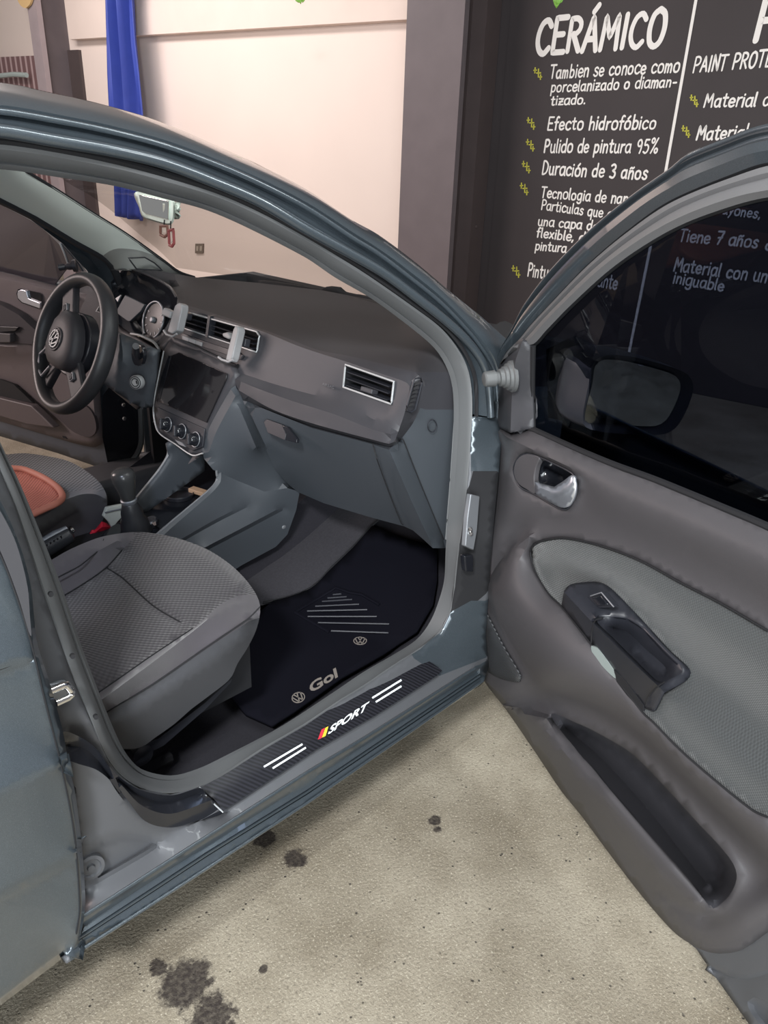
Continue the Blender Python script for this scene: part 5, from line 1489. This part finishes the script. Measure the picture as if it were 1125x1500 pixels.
tube('emblem_bezel', [WC+wn*.047+.029*(math.cos(a)*eu+math.sin(a)*ev) for a in np.linspace(0, 6.1, 32)], .003, PLASTIC, sw, sides=8, closed=True)
for a in (-88, 88):
    P = wp(.103, a+TURN, .011)
    d1 = wp(1, a+TURN)-WC
    bm_obj('wheel_button', obox(P, d1, np.cross(wn, d1), wn, (.022, .018, .008)), STEEL, sw, bevel=.002)
    bm_obj('wheel_button_core', obox(P+wn*.003, d1, np.cross(wn, d1), wn, (.016, .011, .006)), GLOSSB, sw, bevel=.001)
tube('spoke_trim', [wp(.09, 160+TURN, .018), wp(.14, 166+TURN, .014), wp(.155, 180+TURN, .012), wp(.14, 194+TURN, .014), wp(.09, 200+TURN, .018)], .004, STEEL, sw, sides=8)
tube('steering_shaft', [WC-wn*.01, WC-wn*.10], .055, SATB, sw, sides=18)

# ------------------------------------------------------------------ seats
ps = emp('passenger_seat', (-0.33, -0.36, 0.25), parent=car)
TOPL = [(20, 858), (48, 838), (76, 820), (100, 806), (127, 794), (150, 786), (187, 780), (215, 780), (255, 787), (300, 803), (335, 825), (360, 849), (376, 872), (381, 888)]
so = [(x, y, z, 'Z') for (x, y), z in zip(TOPL, [.585, .585, .585, .585, .58, .575, .565, .56, .553, .548, .545, .545, .545, .545])]
so += [(380, 905, -.618, 'Y'), (374, 926, -.622, 'Y'), (362, 950, -.625, 'Y'), (348, 972, -.628, 'Y'), (340, 990, -.63, 'Y'), (330, 1001, -.63, 'Y'), (300, 1024, -.63, 'Y'), (280, 1039, -.63, 'Y'), (256, 1060, -.63, 'Y'), (228, 1080, -.63, 'Y'), (205, 1095, -.63, 'Y'), (175, 1095, -.63, 'Y'), (140, 1060, -.63, 'Y'), (110, 1000, -.63, 'Y'), (60, 930, .56, 'Z')]
crest = [(120, 1043, .575), (150, 1024, .575), (224, 970, .575), (280, 927, .572), (318, 897, .566), (347, 882, .558), (372, 884, .55), (381, 888, .545)]
inner = [(100, 1040, .555), (142, 1016, .553), (220, 962, .551), (282, 921, .549), (302, 904, .548), (325, 884, .548), (350, 872, .548)]
seam2 = [(125, 1064), (158, 1042), (224, 1002), (304, 947), (348, 917), (365, 905), (381, 889)]
sv = [(x, y, z, 'Z') for (x, y, z) in crest]
crossm = [(157, 832), (163, 836), (180, 847), (224, 887), (262, 910), (284, 921)]
def sh(pts, dx, dy):
    return [(x+dx, y+dy) for x, y in pts]
lseam = [(60, 893), (96, 871), (130, 850), (157, 830), (178, 807), (196, 788)]
cush = patch('seat_cushion', (so, 'Z', .55, True, True),
      [(crest[:-1], 'Z', .57), (inner, 'Z', .55), ([(x, y, -.632) for x, y in seam2[:-1]], 'Y', -.632), ([(140, 1072, -.640), (200, 1040, -.642), (260, 1000, -.642), (320, 960, -.640), (355, 930, -.636)], 'Y', -.64),
       (crossm[1:-1], 'Z', .543), (sh(crossm, 3, -7)[1:-1], 'Z', .5485), (sh(crossm, -4, 8)[1:-1], 'Z', .5475), (lseam[:-1], 'Z', .545), (sh(lseam, 5, 9)[:-2], 'Z', .549),
       ([(40, 862), (85, 838), (130, 814), (172, 792)], 'Z', .578), ([(250, 800), (295, 816), (330, 840), (352, 862)], 'Z', .556)],
      [SEATF, BOLST, VALANCE], ps, h=9, smooth_fit=False, sharp=60,
      regions=[([(100, 1085), (125, 1064), (158, 1042), (224, 1002), (304, 947), (348, 917), (365, 905), (381, 889), (400, 890), (380, 1000), (200, 1110)], 2),
               ([(90, 1052), (100, 1040), (142, 1016), (220, 962), (282, 921), (302, 904), (325, 884), (350, 872), (381, 870), (390, 900), (365, 910), (304, 950), (224, 1004), (158, 1044), (125, 1066)], 1),
               ([(0, 900), (60, 893), (96, 871), (130, 850), (157, 830), (178, 807), (198, 786), (196, 770), (100, 780), (0, 840)], 1)])
for nm, c in (('seat_seam', ([(x, y, .5445) for x, y in crossm], 'Z', .54)), ('seat_seam', ([(x, y, .5475) for x, y in lseam], 'Z', .55)), ('seat_seam', ([(x, y, z+.002) for x, y, z in inner[:4]], 'Z', .55)), ('seat_seam', ([(x, y, -.634) for x, y in seam2], 'Y', -.63)),
              ('seat_seam', ([(30, 884, .583), (76, 851, .583), (115, 830, .580), (133, 816, .578), (147, 803, .576), (152, 790, .575)], 'Z', .58))):
    tube(nm, curve3(c, h=5), .0014, GAP, ps, sides=6)
box('seat_frame', (-.60, -.585, .36), (-.16, -.14, .50), GAP, ps)
patch('seat_base_trim', ([(190, 1096), (232, 1082), (300, 1030), (340, 994), (338, 1000), (300, 1040), (240, 1092), (200, 1112)], 'Y', -.61, True, False), [], SATB, ps, h=8)
tube('seat_rail', [(-.62, -.56, .275), (-.34, -.56, .275)], .013, GAP, ps)
tube('seat_rail', [(-.62, -.18, .275), (-.34, -.18, .275)], .013, GAP, ps)
lathe('seat_adjuster', at((205, 1103), 'Y', -.60), (0, -1, .1), [(0, .022), (.012, .02), (.016, .012)], SATB, ps, seg=14)
def backrest(parent, y, m):
    rows = []
    for z, w, x, d in ((.52, .22, -.64, .07), (.60, .25, -.66, .08), (.80, .26, -.72, .085), (.98, .24, -.78, .075), (1.08, .19, -.82, .06), (1.12, .12, -.835, .03)):
        rows.append(np.array([(x+d*math.cos(a)*(1 if math.cos(a) > 0 else .8)+.02*abs(math.sin(a))**3, y+w*math.copysign(abs(math.sin(a))**.7, math.sin(a)), z) for a in np.linspace(0, 2*math.pi, 29)[:-1]]))
    loft3('seat_backrest', rows, m, parent, closed=True, face=False)
backrest(ps, -.36, BOLST)
ds = emp('driver_seat', (-0.33, 0.36, 0.25), parent=car)
do = [(-30, 672, .56, 'Z'), (8, 666, .56, 'Z'), (40, 664, .555, 'Z'), (96, 674, .55, 'Z'), (125, 689, .545, 'Z'), (145, 706, .54, 'Z'), (155, 722, .535, 'Z'), (157, 738, .10, 'Y'), (153, 756, .10, 'Y'), (140, 780, .10, 'Y'), (110, 805, .095, 'Y'), (60, 830, .095, 'Y'), (10, 840, .095, 'Y'), (-40, 800, .56, 'Z')]
patch('seat_cushion', (do, 'Z', .55, True, True), [([(20, 776, .595), (48, 757, .592), (75, 741, .588), (96, 732, .584), (120, 724, .575), (140, 724, .56), (153, 730, .545)], 'Z', .58), ([(14, 770, .57), (44, 750, .57), (80, 730, .568), (105, 720, .562), (135, 716, .552)], 'Z', .56),
      ([(30, 800, .092), (70, 774, .092), (110, 752, .09), (145, 742, .09)], 'Y', .09)], [SEATF, BOLST], ds, h=8, sharp=60, regions=[([(-40, 800), (14, 770), (44, 750), (80, 730), (105, 720), (135, 716), (155, 722), (170, 740), (150, 800), (20, 860)], 1)])
box('seat_frame', (-.60, .14, .30), (-.12, .585, .50), GAP, ds)
backrest(ds, .36, BOLST)
# beaded cover lying on the driver's seat
sc_ = emp('seat_cover', at((50, 720), 'Z', .575), 'coral beaded mesh cover lying on the driver seat', 'seat cover')
scp = [(-20, 688), (16, 686), (36, 688), (64, 700), (84, 714), (91, 724), (90, 732), (82, 738), (64, 746), (45, 755), (20, 768), (-20, 780)]
patch('bead_mesh', ([(x, y, .590 if y < 735 else .600) for x, y in scp], 'Z', .585, True, True), [([(0, 720, .584), (40, 715, .583), (70, 725, .584)], 'Z', .576)], CORAL, sc_, h=8, thick=.008)
tube('piping', curve3(([(x, y, .592 if y < 735 else .602) for x, y in scp[1:-1]], 'Z', .585), h=5), .008, mat('coral_piping', (0.46, 0.16, 0.11), 0.6), sc_, sides=10)
tube('stitch_line', curve3(([(12, 770, .594), (50, 752, .596), (88, 730, .592)], 'Z', .595), h=5), .0025, GAP, sc_, sides=6)

# ------------------------------------------------------------------ far side of the cabin
fp = patch('far_pillar_lining', ([(-40, 215, .11), (-40, 215, .11), (20, 243, .11), (37, 250, .11), (80, 276, .12), (133, 310, .12), (187, 344, .12), (240, 382, .12), (270, 402, .11), (285, 407, .10), (285, 407, .10), (230, 402, .08), (195, 396, .07), (170, 396, .02), (165, 391, -.0), (149, 375, -.0), (107, 352, .0), (53, 319, .0), (0, 292, .0), (-40, 272, .0), (-40, 272, .0)], 'F', .02, True, False),
      [([(-30, 245, .07), (50, 285, .075), (110, 323, .075), (150, 345, .075)], 'F', .07), ([(149, 376, .0), (160, 368, .04), (173, 364, .07), (200, 366, .09), (222, 373, .10), (242, 384, .115)], 'F', .07)], [HEADL, mat('far_pillar_foot', (0.30, 0.31, 0.29), 0.7)], car, h=9, regions=[([(149, 376), (160, 368), (173, 364), (200, 366), (222, 372), (240, 384), (300, 415), (150, 410)], 1)], sharp=60)
tube('tweeter_outline', curve3(([(188, 378), (212, 377), (226, 385), (238, 396), (200, 394)], 'F', .125, True, False), h=4), .0022, RUBBERD, fp, sides=6, closed=True)
tube('far_windshield_joint', curve3(([(37, 250), (80, 276), (133, 310), (187, 344), (240, 382), (262, 398), (285, 406)], 'F', .115), h=5), .004, GAP, car, sides=6)
tube('far_door_seal', curve3(([(-40, 272), (0, 292), (53, 319), (107, 352), (149, 375), (165, 391), (178, 420)], 'F', -.005), h=5), .012, RUBBERD, car, sides=8)
patch('far_pillar', ([(20, 303), (60, 325), (107, 352), (149, 376), (166, 392), (176, 430), (168, 452), (150, 440), (138, 420), (128, 397), (112, 380), (92, 357), (60, 333)], 'F', -.025, True, False), [([(70, 333), (115, 365), (145, 395), (160, 430)], 'F', -.045)], PAINT, car, h=7, sharp=60)
# hinge pillar and footwell, their shadow put into black colours
patch('far_hinge_pillar', ([(165, 560, -.02), (210, 590, -.02), (207, 640, .0), (200, 668, .0), (186, 682, .0), (160, 690, -.02), (150, 640, -.03), (150, 580, -.03)], 'F', -.02, True, False), [], GLOSSB, car, h=9)
for (x, y) in ((181, 593), (182, 613)):
    lathe('hinge_bolt', at((x, y), 'F', -.005), (-.3, -1, .2), [(0, .007), (.004, .007), (.007, .004)], CHROME, car, seg=12)
tube('far_opening_seal', curve3(([(204, 560), (206, 597), (207, 640), (205, 655), (198, 669), (188, 679), (160, 692), (120, 700)], 'F', .0), h=5), .010, RUBBER, car, sides=8)
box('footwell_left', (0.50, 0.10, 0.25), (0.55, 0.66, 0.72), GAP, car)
# far door
fdr = emp('driver_door', FH+np.array([0, 0, .25]), parent=car)
fg = [(-40, 270), (0, 297), (53, 325), (89, 357), (101, 389), (80, 417), (71, 415), (0, 397), (-40, 388)]
g = curve3((fg, 'GS', .0, True, False), h=8)
bm_obj('window_glass', prism(g, .004, -FN), mat('tinted_pane', (0.052, 0.046, 0.054), 0.12, spec=0.5), fdr, smooth=False)
loft('window_frame', [([(-40, 266), (0, 293), (53, 321), (92, 354), (130, 396), (138, 420)], 'GS', -.03), ([(-40, 268), (0, 295), (53, 323), (91, 356), (126, 396), (132, 415)], 'GS', .01), ([(-40, 273), (0, 299), (53, 328), (87, 358), (112, 384), (120, 400)], 'GS', .005)], STEEL, fdr, n=40)
plate('mirror_base', [(89, 357), (112, 384), (121, 398), (100, 390)], 'GS', .012, .012, PLASTIC, fdr)
tube('frame_edge', curve3(([(88, 356), (94, 370), (101, 390)], 'GS', .012), h=4), .004, SILVERL, fdr, sides=6)
A, B = at((112, 389), 'GS', .03), at((85, 392), 'GS', .07)
L = np.linalg.norm(B-A)
lathe('mirror_stalk', A, B-A, [(0, .020), (.2*L, .019), (.22*L, .012), (.45*L, .011), (.6*L, .008), (.65*L, .010), (.95*L, .011), (L, .006)], SATB, fdr, seg=16)
ft_out = [(-40, 390, .02), (-40, 390, .02), (0, 398, .02), (71, 416, .02), (110, 426, .02), (140, 440, .01), (152, 480, .0), (152, 530, .0), (147, 574, .0), (151, 617, -.005), (154, 637, -.005), (150, 650, -.005), (140, 655, -.005), (120, 652, -.0), (94, 645, .0), (0, 617, .0), (-40, 605, .0), (-40, 605, .0)]
ftr = patch('trim_panel', (ft_out, 'G', 0, True, True), [([(-30, 402, .04), (30, 414, .04), (70, 424, .04), (110, 436, .035)], 'G', .04), ([(-30, 436, .03), (10, 446, .03), (35, 462, .03), (60, 490, .03)], 'G', .03), ([(-30, 505, .07), (20, 508, .065), (50, 506, .05)], 'G', .06), ([(-30, 525, .035), (20, 532, .032), (60, 545, .03)], 'G', .03),
      ([(135, 560, .02), (138, 600, .02), (142, 632, .02), (135, 645, .018), (100, 640, .015)], 'G', .02)], mat('far_trim_pink_lit', (0.125, 0.105, 0.11), 0.55, bump=.3, bscale=900), fdr, h=10, sharp=50, thick=.02)  # trim plastic coloured lighter and pinker for the daylight falling on it
plate('fabric_insert', [(-40, 432), (0, 446), (27, 461), (52, 484), (47, 504), (0, 501), (-40, 498)], 'G', .066, .03, mat('far_insert', (0.04, 0.035, 0.04), 0.8), fdr, curved=False)
plate('armrest', [(-40, 484), (0, 488), (15, 489), (15, 502), (0, 502), (-40, 500)], 'G', .085, .03, TRIM, fdr, bevel=.003)
plate('switch_panel', [(-20, 478), (0, 478), (27, 479), (22, 485), (0, 487), (-20, 486)], 'G', .078, .01, SATB, fdr, bevel=.002)
plate('map_pocket_lip', [(-40, 575), (0, 583), (45, 594), (62, 610), (79, 627), (40, 622), (0, 610), (-40, 600)], 'G', .055, .03, mat('far_pocket_pink_lit', (0.10, 0.082, 0.086), 0.5), fdr, bevel=.006)  # pocket colour carries the same pink daylight tint
plate('map_pocket', [(-40, 552), (0, 556), (20, 563), (48, 590), (0, 582), (-40, 574)], 'G', .036, .01, GAP, fdr)
plate('speaker_grille', [(74, 601), (95, 596), (119, 592), (130, 598), (138, 611), (141, 627), (138, 636), (130, 640), (119, 638), (105, 631), (90, 617)], 'G', .0265, .012, mat('far_grille', (0.05, 0.04, 0.045), 0.6), fdr, curved=True)
patch('handle_bowl', ([(24, 430), (26, 424), (31, 423), (59, 429), (61, 434), (60, 450), (58, 453), (32, 444), (26, 438)], 'G', .043, True, False), [], GLOSSB, fdr, h=5)
plate('handle_lever', [(25, 431), (26, 426), (31, 424), (38, 426), (41, 437), (59, 444), (58, 452), (32, 443), (26, 437)], 'G', .05, .008, SILVER, fdr, bevel=.002)
fs = [(-40, 380, -.02), (60, 410, -.02), (140, 432, -.02), (166, 470, -.02), (176, 530, -.03), (172, 570, -.03), (174, 600, -.03), (174, 640, -.03), (180, 664, -.03), (197, 668, -.03), (197, 674, -.03), (180, 684, -.03), (160, 690, -.03), (85, 664, -.03), (0, 639, -.03), (-40, 627, -.03)]
patch('inner_sheet', (fs, 'G', 0, True, False), [([(158, 480, -.02), (164, 560, -.02), (164, 640, -.02), (158, 658, -.02), (140, 664, -.02), (90, 652, -.02), (0, 626, -.02)], 'G', 0)], mat('far_door_paint', (0.085, 0.10, 0.125), 0.4, 0.1), fdr, h=10, thick=.05)
tube('drain_slot', [at(p, 'G', -.024) for p in ((163, 677), (170, 674), (187, 677), (186, 680), (176, 683), (165, 681))], .003, SILVERL, fdr, sides=6, closed=True)
plate('clip_hole', [(91, 639), (96, 640), (98, 643), (93, 642)], 'G', .012, .004, GAP, fdr)
# windscreen wiper beyond the glass
wa = [(378, 411), (395, 413), (430, 418), (470, 425), (478, 420), (492, 421), (503, 430), (508, 430), (545, 437), (552, 446), (500, 438), (430, 427), (378, 418)]
patch('wiper_arm', (wa, 'X', .62, True, False), [], GAP, car, h=7, thick=.02)

# ------------------------------------------------------------------ inside mirror with its charm
RV = [(199, 281), (253, 291), (256, 300), (255, 322), (251, 329), (246, 330), (213, 320), (207, 315), (204, 305)]
rv = patch('rearview_mirror', ([(x, y) for x, y in RV], 'X', .05, True, True), [([(x*.9+23, y*.9+30.5) for x, y in RV]+[(199*.9+23, 281*.9+30.5)], 'X', .044)], mat('mirror_shell', (0.55, 0.62, 0.55), 0.5), car, h=6, thick=.03)
plate('rearview_glass', [(203, 285), (247, 294), (246, 322), (214, 314), (208, 309)], 'X', .040, .004, MIRROR, rv, bevel=.001)
tube('mirror_stem', [at((228, 300), 'X', .075), at((226, 262), 'X', .14)], .010, SATB, rv)
ch = emp('mirror_charm', at((245, 345), 'X', .03), 'brown beaded charm of two small frames hanging from the inside mirror', 'charm')
BR = mat('brown_beads', (0.17, 0.075, 0.055), 0.5)
for pts, m in (([(235, 331), (245, 331), (246, 343), (241, 347), (235, 344)], BR), ([(247, 338), (254, 336), (255, 356), (252, 361), (248, 359)], mat('maroon_beads', (0.25, 0.06, 0.06), 0.5))):
    P = curve3((pts, 'X', .03, True, False), h=2)
    fr = tube('charm_frame', P, .0032, m, ch, sides=6, closed=True)
    c = P.mean(axis=0)
    plate('charm_picture', [(pts[0][0]+2.5, pts[0][1]+3), (pts[1][0]-2.5, pts[1][1]+3), (pts[2][0]-2.5, pts[2][1]-3), (pts[-1][0]+2, pts[-1][1]-3)], 'X', .031, .002, mat('charm_paper', (0.5, 0.42, 0.36), 0.6), fr)
tube('charm_cord', [at(p, 'X', .03) for p in ((240, 331), (241, 322))], .0015, GAP, ch, sides=6)
tube('charm_cord', [at(p, 'X', .03) for p in ((250, 337), (250, 324))], .0015, GAP, ch, sides=6)

# ------------------------------------------------------------------ loose things
def holder(body, arm, block, foot, label):
    c = at(((body[0][0]+body[2][0])/2, (body[0][1]+body[2][1])/2), 'T', -.04)
    t = emp('phone_holder', c, label, 'phone holder', 'phone holders on the centre vent')
    plate('clamp_body', body, 'T', -.05, .022, HOLDER, t, bevel=.003)
    plate('clamp_arm', arm, 'T', -.045, .02, HOLDER, t, bevel=.003)
    plate('vent_clip', block, 'T', -.026, .016, SATB, t, bevel=.002)
    tube('clamp_foot', [at(p, 'T', -.055) for p in foot], .003, HOLDER, t, sides=8)
holder([(256, 447), (262, 443), (266, 446), (266, 452), (259, 484), (252, 489), (245, 486), (247, 478)], [(236, 457), (240, 450), (250, 456), (248, 466), (236, 461)], [(265, 452), (275, 459), (273, 468), (262, 470)], [(240, 484), (244, 490), (253, 493), (259, 489)],
       'grey plastic phone clamp at the driver end of the centre vent')
holder([(341, 483), (344, 477), (348, 478), (349, 484), (340, 524), (337, 530), (330, 528), (333, 514)], [(325, 488), (333, 486), (338, 494), (334, 497), (326, 493)], [(351, 494), (360, 496), (358, 508), (349, 505)], [(320, 523), (325, 527), (335, 530), (341, 527)],
       'grey plastic phone clamp at the passenger end of the centre vent')
# rubber mat
fm = emp('floor_mat', at((480, 950), 'C', 0.0), 'black rubber floor mat in the passenger footwell with grey round emblems and lettering', 'floor mat')
mo = [(545, 770), (600, 790), (640, 800), (640, 850), (634, 885), (610, 925), (560, 958), (500, 992), (430, 1042), (398, 1062), (360, 1045), (325, 1005), (340, 960), (375, 900), (400, 880), (440, 868), (457, 860), (487, 831), (517, 802)]
patch('mat_sheet', ([(x, y, .018) for x, y in mo], 'C', .018, True, False), [([(380, 985), (460, 960), (560, 925), (600, 900)], 'C', .018), ([(370, 1020), (437, 1018), (500, 985), (560, 945)], 'C', .018), ([(400, 930), (480, 908), (560, 880), (610, 850)], 'C', .018), ([(460, 880), (530, 850), (600, 820)], 'C', .018), ([(420, 905), (500, 890), (580, 860), (620, 835)], 'C', .018)], MATM, fm, h=14, thick=.008)
ridge = mat('mat_ridge', (0.032, 0.033, 0.042), 0.45)
for a, b in (((488, 871), (500, 870)), ((480, 876), (508, 874)), ((472, 881), (516, 878)), ((462, 888), (526, 885)), ((450, 895), (538, 893)), ((451, 903), (552, 903)), ((466, 912), (570, 914)), ((485, 924), (569, 927))):
    tube('mat_rib', [at(a, 'C', .020), at(b, 'C', .020)], .0022, ridge, fm, sides=6)
tube('mat_border', curve3(([(432, 897), (492, 861), (512, 868), (530, 871), (556, 886)], 'C', .02, False, False), h=8), .004, MATM, fm, sides=6)
tube('mat_border', curve3(([(432, 897), (482, 926)], 'C', .02, False, False), h=8), .004, MATM, fm, sides=6)
def emblem_px(c, ex, ey, spec, v, R_, name='mat_emblem'):
    P = at(c, spec, v)
    u = at((c[0]+ex[0], c[1]+ex[1]), spec, v)-P
    q = at((c[0]+ey[0], c[1]+ey[1]), spec, v)-P
    n_ = np.cross(u, q); n_ /= np.linalg.norm(n_)
    if n_[2] < 0:
        n_ = -n_
    # the ring is as large as the measured half axes
    return emblem(P, u, q, n_, R_, LOGO, fm, .13, .0012, name=name)
emblem_px((527.5, 939), (12, 0), (.0, -8.3), 'C', .0185, .0165)
emblem_px((437, 1022), (11, -6.5), (-5, -6), 'C', .0185, .0165)
surf_text('mat_lettering', 'Gol', (455, 1015), (495, 991), (-3.2, -13), 'C', .0195, LOGO, fm, 0.03)
# red cloth and pale card beside the gear lever
o = patch('red_cloth', ([(128, 791), (135, 776), (139, 776), (149, 764), (156, 766), (161, 770), (164, 776), (152, 781), (144, 782), (137, 789)], 'Y', .075, True, False), [([(140, 779, .07), (150, 772, .062), (158, 772, .066)], 'Y', .07)], REDC, None, h=4, thick=.006)
tag(o, 'crumpled red cloth tucked beside the driver seat', 'cloth')
o = plate('pale_card', [(157, 744), (183, 739), (184, 744), (182, 754), (173, 764), (165, 774), (160, 765), (152, 757)], 'Y', .07, .012, PADW, None, bevel=.002)
tag(o, 'pale grey card standing behind the gear lever', 'card')
tube('card_fold', [at(p, 'Y', .068) for p in ((154, 751), (183, 744))], .002, STEEL, o, sides=6)
